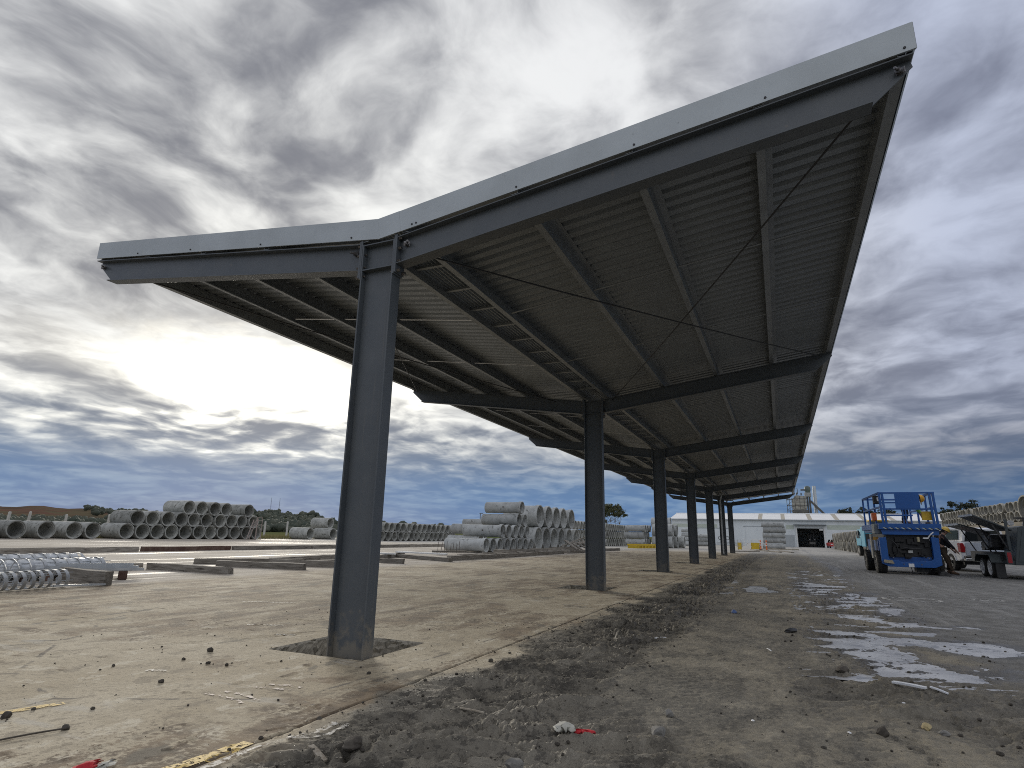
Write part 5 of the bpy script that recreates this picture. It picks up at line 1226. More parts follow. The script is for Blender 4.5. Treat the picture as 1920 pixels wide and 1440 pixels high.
    for k in range(N):
        j = (k + 1) % N; fs += [(2 * k, 2 * k + 1, 2 * j + 1, 2 * j), (2 * N + 2 * k, 2 * N + 2 * j, 2 * N + 2 * j + 1, 2 * N + 2 * k + 1), (2 * k + 1, 2 * N + 2 * k + 1, 2 * N + 2 * j + 1, 2 * j + 1)]
    b.add(vs, fs); b.build('brim', helmet, h_, smooth=40)
    hb = hd - upv * .01 - fx * .025
    b = MB(); vs = []
    for i, (z, r_) in enumerate(((-.075, .078), (-.03, .092), (.03, .098))):
        for k in range(13):
            a = PI * .42 + (2 * PI - PI * .84) * k / 12; vs.append(hb + rot @ Vector((r_ * 1.1 * math.cos(a), r_ * .95 * math.sin(a), z)))
    b.add(vs, [(i * 13 + k, i * 13 + k + 1, i * 13 + 14 + k, i * 13 + 13 + k) for i in range(2) for k in range(12)]); b.build('hair', M_HAIR, t, smooth=60)
    for s in (-1, 1):
        b = MB(); c = p['neck'].lerp(hd, .82) + rot @ Vector((.082, s * .03, .0)); b.lathe([(-.012, 0), (-.008, .009), (0, .012), (.008, .009), (.012, 0)], 8, c=c); b.build('eye', M_LABEL, t, smooth=60)
        b = MB(); c = p['neck'].lerp(hd, .75) + rot @ Vector((-.005, s * .088, -.01)); b.lathe([(-.03, 0), (-.02, .014), (.02, .014), (.03, 0)], 8, axis='z', c=c); b.build('ear', M_SKIN, t, smooth=60)
    b = MB(); c = p['neck'].lerp(hd, .45) + rot @ Vector((.078, 0, .0)); b.box(c, (.012, .045, .010), rot); b.build('mouth', mat('lips', (.30, .13, .11), None), t)
    return t
P1 = dict(pelvis=(-.06, 0, .93), chest=(-.01, 0, 1.30), neck=(.08, 0, 1.46), head=(.15, 0, 1.585), face=(.88, 0, -.47), shl=(.01, .18, 1.37), shr=(.01, -.18, 1.37), elr=(.17, -.25, 1.10), wrr=(.33, -.22, .90), par=(.37, -.20, .84),
          ell=(.14, .26, 1.09), wrl=(.30, .22, .93), pal=(.345, .20, .87), hipl=(-.05, .10, .88), hipr=(-.05, -.10, .88), knl=(.16, .13, .50), knr=(.06, -.12, .48), anl=(.10, .14, .09), anr=(.17, -.13, .09), toel=(.24, .15, .04), toer=(.31, -.14, .04))
person('person', 'person in dark jacket and brown trousers with pale yellow helmet, leaning beside the blue lift', (9.28, 23.2, 0), 0, P1, dict(skin=M_SKIN, top=M_DARKCL, legs=M_BROWNCL), M_HELM2)
P2 = dict(pelvis=(-.30, 0, .82), chest=(.05, 0, .92), neck=(.20, 0, .93), head=(.335, 0, .945), face=(.80, 0, -.6), shl=(.10, .18, .88), shr=(.10, -.18, .88), elr=(.20, -.20, .60), wrr=(.27, -.14, .38), par=(.29, -.12, .31),
          ell=(.22, .20, .60), wrl=(.30, .14, .40), pal=(.32, .12, .33), hipl=(-.27, .10, .78), hipr=(-.27, -.10, .78), knl=(-.20, .12, .43), knr=(-.16, -.12, .42), anl=(-.27, .13, .09), anr=(-.25, -.12, .09), toel=(-.13, .14, .04), toer=(-.11, -.13, .04))
person('person', 'person in hi-vis green top and yellow helmet bending over inside the lift platform', (8.28, 22.4, 1.80), 0, P2, dict(skin=M_SKIN, top=M_HIVIS, legs=M_NAVY), M_HELM)

# ------------------------------------------------------------------ white utility with canopy
ute = thing('utility_vehicle', 'white dual-cab utility with a canopy, seen from behind beside the trailer', 'car', (11.42, 26.6, 0), R(11))
# body side profile, y forward from the tailgate
prof = [(0, .50), (0, 1.16), (.05, 1.21), (3.0, 1.24), (3.35, 1.20), (4.4, 1.08), (4.85, .95), (4.95, .55), (4.6, .42), (.3, .42)]
b = MB(); b.prism(prof, -.89, .89, 'x'); body = b.build('body', M_CARW, ute, bev=.05)
b = MB()
secs = [(.02, .80, 1.215, .70, 1.74), (.25, .83, 1.22, .73, 1.80), (1.55, .84, 1.22, .74, 1.82), (1.62, .84, 1.22, .74, 1.78), (3.0, .84, 1.22, .70, 1.76), (3.75, .80, 1.18, .62, 1.28)]
vs = []
for (y, wb, z0, wt, z1) in secs: vs += [(-wb, y, z0), (-wt, y, z1 - .06), (-wt + .10, y, z1), (wt - .10, y, z1), (wt, y, z1 - .06), (wb, y, z0)]
fs = [(i * 6 + k, i * 6 + k + 1, i * 6 + 7 + k, i * 6 + 6 + k) for i in range(len(secs) - 1) for k in range(5)] + [(0, 1, 2, 3, 4, 5), tuple(30 + k for k in range(6))]
b.add(vs, fs); b.build('canopy_shell', M_CARW, ute, smooth=30)
b = MB(); b.add([(-.70, .012, 1.25), (.70, .012, 1.25), (.60, .004, 1.68), (-.60, .004, 1.68), (-.70, -.012, 1.25), (.70, -.012, 1.25), (.60, -.02, 1.68), (-.60, -.02, 1.68)], [(4, 5, 6, 7), (0, 4, 7, 3), (1, 2, 6, 5), (3, 7, 6, 2), (0, 1, 5, 4)]); b.build('rear_window', M_GLASS, ute)
for s in (-1, 1):
    for y0, y1, m in ((.24, 1.42, M_GLASSL), (1.75, 2.55, M_GLASS), (2.62, 3.25, M_GLASS)):
        b = MB(); xa, xb_ = .846, .765; b.add([(s * xa, y0, 1.29), (s * xa, y1 - .05, 1.29), (s * xb_, y1 - .10, 1.68), (s * xb_, y0 + .06, 1.68)], [(0, 1, 2, 3)]); b.add([(s * (xa + .008), y0, 1.29), (s * (xa + .008), y1 - .05, 1.29), (s * (xb_ + .008), y1 - .10, 1.68), (s * (xb_ + .008), y0 + .06, 1.68)], [(0, 1, 2, 3)]); b.build('side_window', m, ute)
    b = MB(); b.prism([(s * .74, .77), (s * .905, .78), (s * .91, 1.15), (s * .78, 1.16), (s * .72, 1.0)], -.03, .22); b.build('tail_light', M_REDL, ute, bev=.02)
    for yy in (.95, 4.05):
        w_ = wheel(ute, (s * .78, yy, .37), .37, .25, M_BLACK, False, 0 if s < 0 else PI)
        b = MB(); n = 16; pts = [(s * .895, yy + .46 * math.cos(PI * k / n), .42 + .46 * math.sin(PI * k / n)) for k in range(n + 1)]; b.path(pts, .03, 6); b.build('wheel_arch', M_CARW, ute)
    b = MB(); b.box((s * 1.0, 3.3, 1.33), (.2, .1, .2)); b.build('mirror', M_BLACK, ute, bev=.03)
b = MB(); b.b2((-.71, -.022, .66), (.71, -.002, 1.18)); b.build('tailgate', mat('tailgate_silver', (.50, .54, .60), (.45, .48, .54), 2, .28, .3), ute, bev=.012)
b = MB(); b.box((0, -.03, 1.02), (.26, .02, .07)); b.build('tailgate_handle', M_BLACK, ute)
b = MB(); b.b2((-.82, -.20, .56), (.82, -.01, .63)); b.build('bumper_step', M_BLACK, ute, bev=.015); b = MB(); b.b2((-.84, -.18, .43), (.84, -.01, .55)); b.build('bumper', M_CHROME, ute, bev=.03)
b = MB(); b.box((.0, -.19, .50), (.36, .012, .11)); b.build('number_plate', M_LABEL, ute)
b = MB(); b.b2((-.7, .3, .28), (.7, 4.5, .45)); b.build('underbody', M_BLACK, ute)
# ------------------------------------------------------------------ dark service trailer with raised side lids
tr = thing('service_trailer', 'dark grey tandem trailer with raised side lids and white wheels, cut by the right edge', 'trailer', (10.20, 20.75, 0), R(0))
b = MB(); b.prism([(.50, .47), (2.35, .47), (2.35, 1.74), (.86, 1.74), (.74, 1.70)], -.05, 1.15); b.build('rear_box', M_TRAIL, tr, bev=.02)
b = MB(); b.prism([(.60, .58), (2.25, .58), (2.25, 1.66), (.90, 1.66), (.84, 1.60)], -.064, -.051); b.build('rear_door', M_TRAIL, tr, bev=.006)
b = MB(); b.tube((.95, -.06, .62), (.95, -.09, .62), .075, 16); b.build('round_lamp', M_BLACK, tr)
b = MB(); b.b2((.30, .0, .48), (2.3, 4.1, .60)); b.build('chassis_rail', M_TRAIL, tr)
b = MB(); b.b2((.28, 1.151, .602), (2.3, 4.0, .86)); b.build('deck', M_BLACK, tr); b = MB(); b.b2((1.5, 1.155, .862), (2.3, 4.0, 1.75)); b.build('locker', M_BLACK, tr)
# machinery between the open lids
b = MB()
for i in range(16): b.box((rng.uniform(.5, 1.3), rng.uniform(1.3, 3.8), .86 + rng.uniform(.1, .5)), (rng.uniform(.15, .5), rng.uniform(.2, .5), rng.uniform(.15, .5)))
o = b.build('machinery', M_ENGINE, tr, bev=.02); o['kind'] = 'stuff'
b = MB(); b.lathe([(-.25, 0), (-.25, .26), (-.1, .28), (.25, .28), (.25, 0)], 18, c=(.62, 2.2, 1.2)); b.build('drum', mat('drum_grey', (.25, .26, .27), None, rough=.5), tr, smooth=40)
# fender, wheels, flap
for s_y in (.95, 1.80):
    wheel(tr, (.16, s_y, .33), .33, .22, M_RIM, False, 0, .68)
    wheel(tr, (2.25, s_y, .33), .33, .22, M_RIM, False, PI, .68)
b = MB(); b.prism([(.38, .50), (.62, .76), (2.12, .76), (2.36, .52), (2.36, .545), (2.13, .79), (.60, .79), (.36, .53)], -.02, .30, 'x'); b.build('fender', M_TRAIL, tr)
b = MB(); b.b2((.06, .30, .04), (.32, .32, .50)); b.build('mud_flap', M_BLACK, tr)
b = MB(); b.b2((.31, -.02, .50), (.47, .06, .92)); b.build('lamp_panel', M_TRAIL, tr); b = MB(); b.b2((.335, -.035, .53), (.445, -.021, .87)); b.build('tail_light', M_REDL, tr)
for z in (.62, .68, .74):
    b = MB(); b.box((.29, .6, z), (.02, .5, .03)); b.build('side_slat', M_TRAIL, tr)
# raised lids (hinged along the top of the box, tilted up and outwards)
def lid(y0, y1, hinge, tip, m):
    b = MB(); (hx, hz_), (tx, tz) = hinge, tip
    b.prism([(hx, hz_), (tx, tz), (tx + .01, tz + .045), (hx + .01, hz_ + .045)], y0, y1); l = b.build('lid', M_TRAIL, tr, bev=.006)
    b = MB(); b.b2((tx - .03, y0, tz - .01), (tx - .002, y1, tz + .06)); b.build('lid_edge', M_GALV, l)
    b = MB(); b.bar((hx - .12, y0 + .08, .86), (tx * .5 + hx * .5, y0 + .08, (tz + hz_) / 2), .035); b.build('gas_strut', M_ENGINE, tr); b = MB(); b.bar((hx - .12, y1 - .08, .86), (tx * .5 + hx * .5, y1 - .08, (tz + hz_) / 2), .035); b.build('gas_strut', M_ENGINE, tr)
lid(.10, 1.75, (.62, 1.58), (-.42, 2.07), 0); lid(1.9, 3.9, (.55, 1.50), (-.45, 1.80), 0)
b = MB(); b.bar((.48, .12, .95), (.48, .12, 1.95), .07); b.build('lid_post', M_TRAIL, tr)
for x, s_ in ((.72, .09), (1.1, .06), (1.35, .10), (1.62, .07)):
    b = MB(); b.lathe([(-.05, 0), (-.05, s_), (.05, s_), (.05, 0)], 14, axis='y', c=(x, .5, 1.75 + s_)); b.build('cable_reel', mat('reel_pale', (.55, .55, .54), (.3, .3, .3), 20), tr)
b = MB(); b.bar((.75, .2, 2.0), (2.3, .2, 2.0), .05); b.build('roof_rack', M_BLACK, tr)
for x in (1.0, 1.6, 2.2):
    b = MB(); b.bar((x, .2, 1.74), (x, .2, 2.0), .04); b.build('rack_post', M_BLACK, tr)
b = MB(); b.bar((1.2, 4.1, .5), (1.2, 5.4, .5), .1); b.build('drawbar', M_TRAIL, tr)
b = MB(); b.tube((1.2, 5.2, .5), (1.2, 5.2, .02), .05, 8); b.build('jockey_leg', M_TRAIL, tr)

# ------------------------------------------------------------------ trees
def tree(name, label, loc, h, crown, trunks, leafm, n, leaf=.45, bark=M_BARK, cat='tree', group=None, rs=1):
    rg = random.Random(rs); t = thing(name, label, cat, loc, 0, group)
    for (bx, top, r_) in trunks:
        b = MB(); p0 = Vector((bx, 0, -.3)); p1 = Vector(top); pts = []; rad = []
        for i in range(7):
            f = i / 6; q = p0.lerp(p1, f) + Vector((math.sin(f * 5 + bx) * .12 * h * .1, math.cos(f * 4 + bx) * .1 * h * .1, 0)); pts.append(q); rad.append(r_ * (1 - .65 * f))
        b.path(pts, rad, 7); 
        for c in crown:
            cv = Vector(c[0])
            if (cv - p1).length < h * .6:
                s_ = pts[4]; mid = s_.lerp(cv, .5) + Vector((0, 0, .3)); b.path([s_, mid, cv], [r_ * .4, r_ * .25, r_ * .08], 5)
        b.build('trunk', bark, t, smooth=50)
    vs = []; fs = []; tot = sum(c[1][0] * c[1][1] * c[1][2] for c in crown) ** 1.0
    for (c, rad) in crown:
        k = max(20, int(n * rad[0] * rad[1] * rad[2] / tot)); cen = Vector(c)
        clumps = []
        for _ in range(max(5, k // 24)):
            while True:
                d = Vector((rg.uniform(-1, 1), rg.uniform(-1, 1), rg.uniform(-1, 1)))
                if .25 < d.length < 1: break
            clumps.append(d)
        for cl in clumps:
            for _ in range(24):
                d = cl + Vector((rg.gauss(0, .15), rg.gauss(0, .15), rg.gauss(0, .12)))
                q = cen + Vector((d.x * rad[0], d.y * rad[1], d.z * rad[2])); s_ = leaf * rg.uniform(.5, 1.2)
                a = Vector((rg.gauss(0, 1), rg.gauss(0, 1), rg.gauss(0, .6))).normalized(); e = a.orthogonal().normalized(); e = Matrix.Rotation(rg.uniform(0, 6.28), 3, a) @ e; g_ = a.cross(e)
                n0 = len(vs); vs += [q - e * s_ * .5, q + g_ * s_ * .28, q + e * s_ * .5, q - g_ * s_ * .28]; fs.append((n0, n0 + 1, n0 + 2, n0 + 3))
    b = MB(); b.add(vs, fs); me = b.mesh('crown', leafm, None, fix=False); o = bpy.data.objects.new('crown', me); link(o, t); return t
tree('gum_tree', 'slender gum tree with a dark domed crown and bare trunks, left of the third column', (-48.0, 200, 0), 13, [((-1.9, 0, 10.2), (2.4, 2.2, 1.9)), ((1.2, 0, 9.8), (2.3, 2.2, 2.0)), ((3.3, .2, 8.6), (1.3, 1.2, 1.0)), ((-3.6, 0, 9.0), (1.6, 1.5, 1.6)), ((-3.4, 0, 6.0), (1.0, 1, 1.0)), ((.3, .3, 8.4), (1.0, 1, .5)), ((-.6, 0, 11.2), (1.6, 1.5, .9))], [(-.9, (-1.6, 0, 9.4), .16), (-.5, (.6, 0, 9.0), .14), (1.6, (2.2, 0, 8.2), .12), (-2.6, (-3.2, 0, 8), .12)], M_LEAF, 5200, .5, rs=3)
for i, (x, y, h, w, lab) in enumerate(((21.9, 200, 11.4, 2.2, 'round dark tree top above the shed roof, left of the other'), (26.4, 200, 11.1, 2.0, 'round dark tree top above the shed roof, just left of the lift'), (32.6, 200, 10.8, 3.4, 'broad low tree top seen through the rails of the lift'), (29.8, 205, 10.4, 1.7, 'small tree top at the left rails of the lift'))):
    tree('dark_tree', lab, (x, y, 0), h, [((0, 0, h - 1.5), (w * .8, w * .8, 1.5)), ((-w * .5, 0, h - 2.4), (w * .7, w * .7, 1.3)), ((w * .55, 0, h - 2.5), (w * .65, w * .7, 1.3)), ((0, 0, h - 4.2), (w * .9, w * .8, 1.9))], [(0, (0, 0, h - 2.5), .3)], M_LEAFD, 2600, .55, group='trees behind the shed', rs=20 + i)
tree('dark_tree', 'large spreading dark tree behind the pipe rows on the bank', (50.8, 200, 0), 13.3, [((-1.6, 0, 11.4), (1.7, 1.7, 1.6)), ((2.4, 0, 11.0), (2.3, 2, 1.9)), ((-4.4, 0, 9.6), (2.0, 1.8, 1.3)), ((0, 0, 9.2), (3.4, 2.4, 1.9)), ((3.4, 0, 9.0), (1.8, 2, 1.8)), ((-1, 0, 7), (4.5, 2.4, 1.9)), ((.9, 0, 12.0), (.9, .9, .8))], [(-1.0, (-1.5, 0, 9.5), .4), (1.2, (2.3, 0, 9.5), .35)], M_LEAFD, 4200, .6, group='trees behind the shed', rs=40)

# far scrub and woodland on the hills (reads as one mass)
rg = random.Random(5)
def blob_tree(b, x, y, z, w, h):
    for _ in range(3):
        cx, cy, cz = x + rg.uniform(-.35, .35) * w, y + rg.uniform(-.3, .3) * w, z + h * rg.uniform(.3, .65); r_ = w * rg.uniform(.35, .6); vs = []
        n = 7
        for i, (pz, pr) in enumerate(((-.8, .45), (-.2, 1), (.45, .85), (.95, .3))):
            for k in range(n):
                a = 2 * PI * k / n + i * .4; q = pr * rg.uniform(.7, 1.2); vs.append((cx + r_ * q * math.cos(a), cy + r_ * q * math.sin(a), cz + h * .5 * pz * rg.uniform(.85, 1.1)))
        fs = [(i * n + k, i * n + (k + 1) % n, (i + 1) * n + (k + 1) % n, (i + 1) * n + k) for i in range(3) for k in range(n)] + [tuple(3 * n + k for k in range(n))]
        b.add(vs, fs)
b = MB()
def scat(n, az0, az1, r0_, r1_, w0, w1, dens=None):
    c = 0
    while c < n:
        az = rg.uniform(az0, az1); r_ = math.sqrt(rg.uniform(r0_ ** 2, r1_ ** 2))
        if dens and rg.random() > dens(az, r_): continue
        z = float(hill_h(np.array(az), np.array(r_))) - .4; w = rg.uniform(w0, w1)
        blob_tree(b, r_ * math.sin(R(az)), r_ * math.cos(R(az)), z, w, w * rg.uniform(.7, 1.1)); c += 1
scat(820, -74, -36, 330, 470, 2.4, 5.4, lambda a, r_: .35 + .65 * (math.sin(a * 5.1 + r_ * .05) > -.2))
scat(420, -76, -57, 480, 640, 3, 6.5, lambda a, r_: .8)
scat(700, -57.5, -38, 480, 1250, 4, 9, lambda a, r_: .2 + .8 * (math.sin(a * 2.3 + r_ * .012) > .25))
scat(60, -59, -54, 900, 1350, 5, 10); scat(80, -50, -41, 1250, 1560, 8, 16, lambda a, r_: .9); scat(90, -42, -30, 300, 700, 6, 10)
o = b.build('woodland', M_SCRUB, None, smooth=180); tag(o, 'dark scrub and trees covering the foot of the far hills', None, None, 'stuff')
for i, (az, r_, lab) in enumerate(((-50.2, 1150, 'small white farmhouse on the green hill, above the step platform'), (-48.0, 900, 'small pale farm shed in the middle of the green hill'), (-41.9, 800, 'low white roofed house near the right end of the hill'), (-62.0, 520, 'tiny white hut among the dark scrub at the far left'))):
    z = float(hill_h(np.array(az), np.array(float(r_)))); t = thing('farmhouse', lab, 'house', (r_ * math.sin(R(az)), r_ * math.cos(R(az)), z - .4), R(20 * i), 'small buildings on the hill')
    w_ = (9, 7, 11, 3)[i]; b = MB(); b.box((0, 0, 1.6), (w_, 6, 3.4)); b.build('wall', M_WHITE, t); b = MB(); b.prism([(-w_ / 2 - .4, 3.3), (w_ / 2 + .4, 3.3), (0, 5.2)], -3.3, 3.3); b.build('roof', M_SHEDR if i != 1 else M_SHEDD, t)

# grassy verge in the gap behind the left pipes
b = MB(); rgn = random.Random(9)
for _ in range(7000):
    x = rgn.uniform(-61, -52.5); y = rgn.choice((rgn.uniform(28.5, 32), rgn.uniform(45.5, 57), rgn.uniform(18, 62))); h = rgn.uniform(.15, .55); a = rgn.uniform(0, 6.28); w = .05
    b.add([(x - w * math.cos(a), y - w * math.sin(a), -.25), (x + w * math.cos(a), y + w * math.sin(a), -.25), (x + rgn.gauss(0, .12), y + rgn.gauss(0, .12), h)], [(0, 1, 2)])
me = b.mesh('verge_grass', mat('dry_grass', (.17, .16, .06), (.24, .21, .09), .4, .9), None, fix=False); o = link(bpy.data.objects.new('verge_grass', me)); tag(o, 'rough dry grass along the boundary behind the left pipes', None, None, 'stuff')

# ------------------------------------------------------------------ painted marks, stones and litter close to the camera
def worn_paint(name, c, thr, sc=24, lo=.0):
    m = bpy.data.materials.new(name); m.use_nodes = True; nt = m.node_tree; nt.nodes.clear(); g = NG(nt)
    b = g.node('ShaderNodeBsdfPrincipled'); o = g.node('ShaderNodeOutputMaterial'); tr_ = g.node('ShaderNodeBsdfTransparent'); mx = g.node('ShaderNodeMixShader')
    v = g.node('ShaderNodeNewGeometry').outputs['Position']; n = g.noise(v, sc, 6, .65); f = g.step(n, thr - .03, thr + .03)
    g.put(b.inputs['Base Color'], g.mix(g.step(g.noise(v, 60, 4), .4, .65), c, tuple(x * .6 for x in c))); b.inputs['Roughness'].default_value = .7
    g.put(mx.inputs[0], f); nt.links.new(tr_.outputs[0], mx.inputs[1]); nt.links.new(b.outputs[0], mx.inputs[2]); nt.links.new(mx.outputs[0], o.inputs[0]); return m
def mark(name, pts, w, m, label, dz=.004):
    b = MB(); pts = [Vector((p[0], p[1], 0)) for p in pts]; dense = []
    for p, q in zip(pts[:-1], pts[1:]):
        n = max(2, int((q - p).length / .04)); dense += [p.lerp(q, i / n) for i in range(n)]
    dense.append(pts[-1]); vs = []
    hs = []
    for i, p in enumerate(dense):
        d = (dense[min(i + 1, len(dense) - 1)] - dense[max(i - 1, 0)]).normalized(); sd = Vector((-d.y, d.x, 0))
        for s in (-1, -.33, .33, 1):
            q = p + sd * s * w / 2 * (1 + .1 * math.sin(i * 1.7 + s)); vs.append((q.x, q.y))
    h, _ = ground_fields(np.array([[v[0] for v in vs]]), np.array([[v[1] for v in vs]]))
    vs = [(a, c, float(z) + dz) for (a, c), z in zip(vs, h[0])]
    b.add(vs, [(i * 4 + k, i * 4 + k + 1, i * 4 + 5 + k, i * 4 + 4 + k) for i in range(len(dense) - 1) for k in range(3)])
    o = b.build(name, m); tag(o, label, None, None, 'structure'); return o
YP = worn_paint('yellow_line', (.80, .58, .20), .455, 26); CH = worn_paint('chalk_mark', (.70, .66, .58), .50, 30); CH2 = worn_paint('spray_mark', (.66, .56, .48), .52, 22)
mark('painted_line', [(.93, -2.9), (1.005, -2.0)], .085, YP, 'worn yellow painted line running to the bottom edge'); mark('painted_line', [(-.76, -2.55), (-.585, -2.0)], .07, YP, 'worn yellow painted line at the left edge')
mark('chalk_line', [(1.10, -2.9), (1.12, -2.05), (1.22, -1.75), (1.20, -1.55)], .05, CH, 'white chalk squiggle beside the slab joint', .012); mark('chalk_line', [(1.16, -1.95), (1.30, -1.72), (1.26, -1.5)], .03, CH, 'second white chalk stroke beside the slab joint', .012)
for (a, c) in (((-.02, -1.42), (.38, -1.47)), ((.02, -1.32), (.44, -1.38)), ((.10, -1.16), (.42, -1.10)), ((.16, -1.04), (.46, -1.0))):
    mark('spray_line', [a, ((a[0] + c[0]) / 2, (a[1] + c[1]) / 2 + .03), c], .035, CH2, 'faded pinkish spray scribble on the slab')
for a, c in (((-2.2, .95), (-2.0, 1.08)), ((-1.95, 1.05), (-1.8, 1.12)), ((-1.4, .6), (-1.2, .68)), ((.25, 5.2), (.8, 5.05)), ((-4.1, 2.6), (-3.3, 2.9)), ((-1.0, -1.15), (-.85, -1.1))):
    mark('paint_dab', [a, c], .06, CH, 'white paint dab on the dirty slab')
for (cx, cy, rx, ry) in ((7.45, 11.0, .26, .18), (5.98, 10.1, .5, .42)):
    mark('tide_mark', [(cx + rx * math.cos(2 * PI * k / 24), cy + ry * math.sin(2 * PI * k / 24)) for k in range(25)], .06, worn_paint('tide', (.50, .49, .46), .42, 8), 'pale dried ring on the grey hardstand')
def rock(seed, sx, sy, sz, sub=2, amp=.22):
    bm = bmesh.new(); bmesh.ops.create_icosphere(bm, subdivisions=sub, radius=1); rg = random.Random(seed); o1, o2, o3 = rg.uniform(0, 9), rg.uniform(0, 9), rg.uniform(0, 9)
    pl = [Vector((rg.gauss(0, 1), rg.gauss(0, 1), rg.gauss(0, 1))).normalized() for _ in range(7)]
    for v in bm.verts:
        n = v.co.normalized(); k = 1 + amp * (math.sin(3 * n.x + o1) * math.sin(3.4 * n.y + o2) + .5 * math.sin(6 * n.z + o3 + 4 * n.x))
        for p in pl:
            dd = n.dot(p)
            if dd * k > .82: k = .82 / dd
        v.co = Vector((n.x * k * sx, n.y * k * sy, n.z * k * sz))
    me = bpy.data.meshes.new('stone'); bm.to_mesh(me); bm.free(); return me
def stone(x, y, s, m, label, seed, name='stone', cat='stone', sub=3, rz=None, group=None):
    me = rock(seed, s[0], s[1], s[2], sub); me.materials.append(m); me.polygons.foreach_set('use_smooth', [True] * len(me.polygons)); me.set_sharp_from_angle(angle=R(32))
    o = bpy.data.objects.new(name, me); link(o); o.location = (x, y, h_at(x, y) + s[2] * .55); o.rotation_euler = (0, 0, rng.uniform(0, 6) if rz is None else rz); return tag(o, label, cat, group)
stone(2.93, -.80, (.058, .045, .038), M_STONE, 'largest grey angular stone in the muddy foreground', 1)
stone(2.93, -.43, (.030, .026, .026), M_STONE, 'smaller grey stone just behind the largest one', 2)
stone(2.38, -1.62, (.035, .05, .035), M_STONE, 'grey stone half in the mud at the bottom edge', 3)
stone(4.13, -.20, (.038, .032, .030), M_CLOD, 'dark round stone in the mud at lower right', 4)
stone(4.40, .09, (.050, .028, .022), M_TANST, 'tan flat stone in the mud at lower right', 5)
stone(4.47, -.03, (.032, .022, .02), M_STONE, 'grey-brown pebble right of the tan stone', 6)
stone(1.55, -1.84, (.075, .055, .035), M_CLOD, 'dark mud lump among the churned tracks', 7, 'mud_lump', 'mud lump')
stone(1.03, -1.49, (.022, .02, .018), M_CLOD, 'dark clod lying on the slab joint', 8, 'mud_lump', 'mud lump')
stone(3.70, 3.97, (.12, .06, .03), M_BLACK, 'black scrap lump in the middle of the lane', 9, 'scrap_lump', 'scrap', sub=2)
stone(4.07, 1.60, (.09, .05, .03), M_SOIL, 'dark soil lump beside the puddle', 10, 'mud_lump', 'mud lump')
stone(2.92, 5.63, (.05, .04, .035), mat('blue_scrap', (.10, .16, .34), None), 'small bluish scrap in the lane', 12, 'scrap_lump', 'scrap', sub=2)
for i, (x, y, s) in enumerate(((-.56, -2.33, .034), (-.05, -2.30, .026), (-1.21, -.39, .034), (-1.10, -.75, .018), (-.55, -1.36, .022), (-.79, -.76, .02), (-.61, -.73, .017), (-.59, -2.17, .015), (-1.35, -1.19, .017), (.58, -.41, .018), (1.22, .5, .026), (-.3, -2.0, .016))):
    stone(x, y, (s, s * .8, s * .75), M_CLOD, ('black clod at the very left edge of the slab', 'black clod near the left edge, right of the yellow line', 'dark clod left of the footing pocket, standing out', 'small dark clod below the one left of the footing pocket', 'round dark clod in the middle of the pale slab', 'dark clod in a pair in front of the footing pocket, left one', 'dark clod in a pair in front of the footing pocket, right one', 'small clod on the left yellow line', 'small clod on the slab far left', 'small clod near the slab joint below the column', 'greenish clod on the mud edge right of the column', 'tiny clod at lower left of the slab')[i], 30 + i, 'mud_clod', 'clod', 2)
# litter
M_RAG = mat('red_rag', (.55, .03, .035), (.40, .02, .03), 20, .8); M_RAGW = mat('pale_rag', (.50, .49, .43), (.38, .37, .32), 14, .85)
def rag(x, y, w, d, h, m, label, name, seed, rz):
    rg = random.Random(seed); n, k = 10, 7; b = MB(); vs = []
    for i in range(n):
        for j in range(k):
            u, v_ = i / (n - 1) - .5, j / (k - 1) - .5; vs.append((u * w * (1 - .5 * abs(v_)) + rg.gauss(0, .007), v_ * d * (1 - .6 * max(0, u)) * (1 + .5 * math.sin(i * 2.3 + seed)) + rg.gauss(0, .006), h * (.75 * math.cos(PI * v_) * math.cos(PI * u * .8) + .12 * math.sin(i * .9 + j * .6 + seed)) + .006))
    b.add(vs, [(i * k + j, (i + 1) * k + j, (i + 1) * k + j + 1, i * k + j + 1) for i in range(n - 1) for j in range(k - 1)])
    o = b.build(name, m, None, smooth=40); so_ = o.modifiers.new('s', 'SOLIDIFY'); so_.thickness = .003; o.location = (x, y, h_at(x, y) + .008); o.rotation_euler = (0, 0, rz); return tag(o, label, 'litter')
rag(2.455, -1.09, .13, .10, .045, M_RAGW, 'crumpled pale plastic scrap beside the red rag', 'plastic_scrap', 2, .2); rag(2.56, -1.045, .13, .05, .028, M_RAG, 'torn red rag lying in the mud', 'red_rag', 5, .1)
rag(.645, -2.62, .10, .16, .03, M_RAG, 'red end of the wrapper at the bottom edge of the slab', 'wrapper', 8, .3); rag(.70, -2.56, .06, .10, .02, M_RAGW, 'white end of the wrapper at the bottom edge of the slab', 'wrapper', 9, .3)
def strip(p, q, w, h, m, label, name='plastic_strip'):
    p, q = Vector((p[0], p[1], h_at(*p) + .012)), Vector((q[0], q[1], h_at(*q) + .012)); b = MB(); n = 6; pts = [p.lerp(q, i / n) + Vector((0, 0, .003 * math.sin(PI * i / n))) for i in range(n + 1)]
    for a, c in zip(pts[:-1], pts[1:]): b.bar(a, c + (c - a) * .02, w, h)
    return tag(b.build(name, m, None, bev=.002), label, 'litter')
strip((4.385, 1.20), (4.585, 1.085), .04, .016, M_PALEPAINT, 'long white plastic strip at the near edge of the puddle'); strip((4.61, 1.085), (4.715, 1.05), .022, .012, M_PALEPAINT, 'short white plastic strip right of the long one')
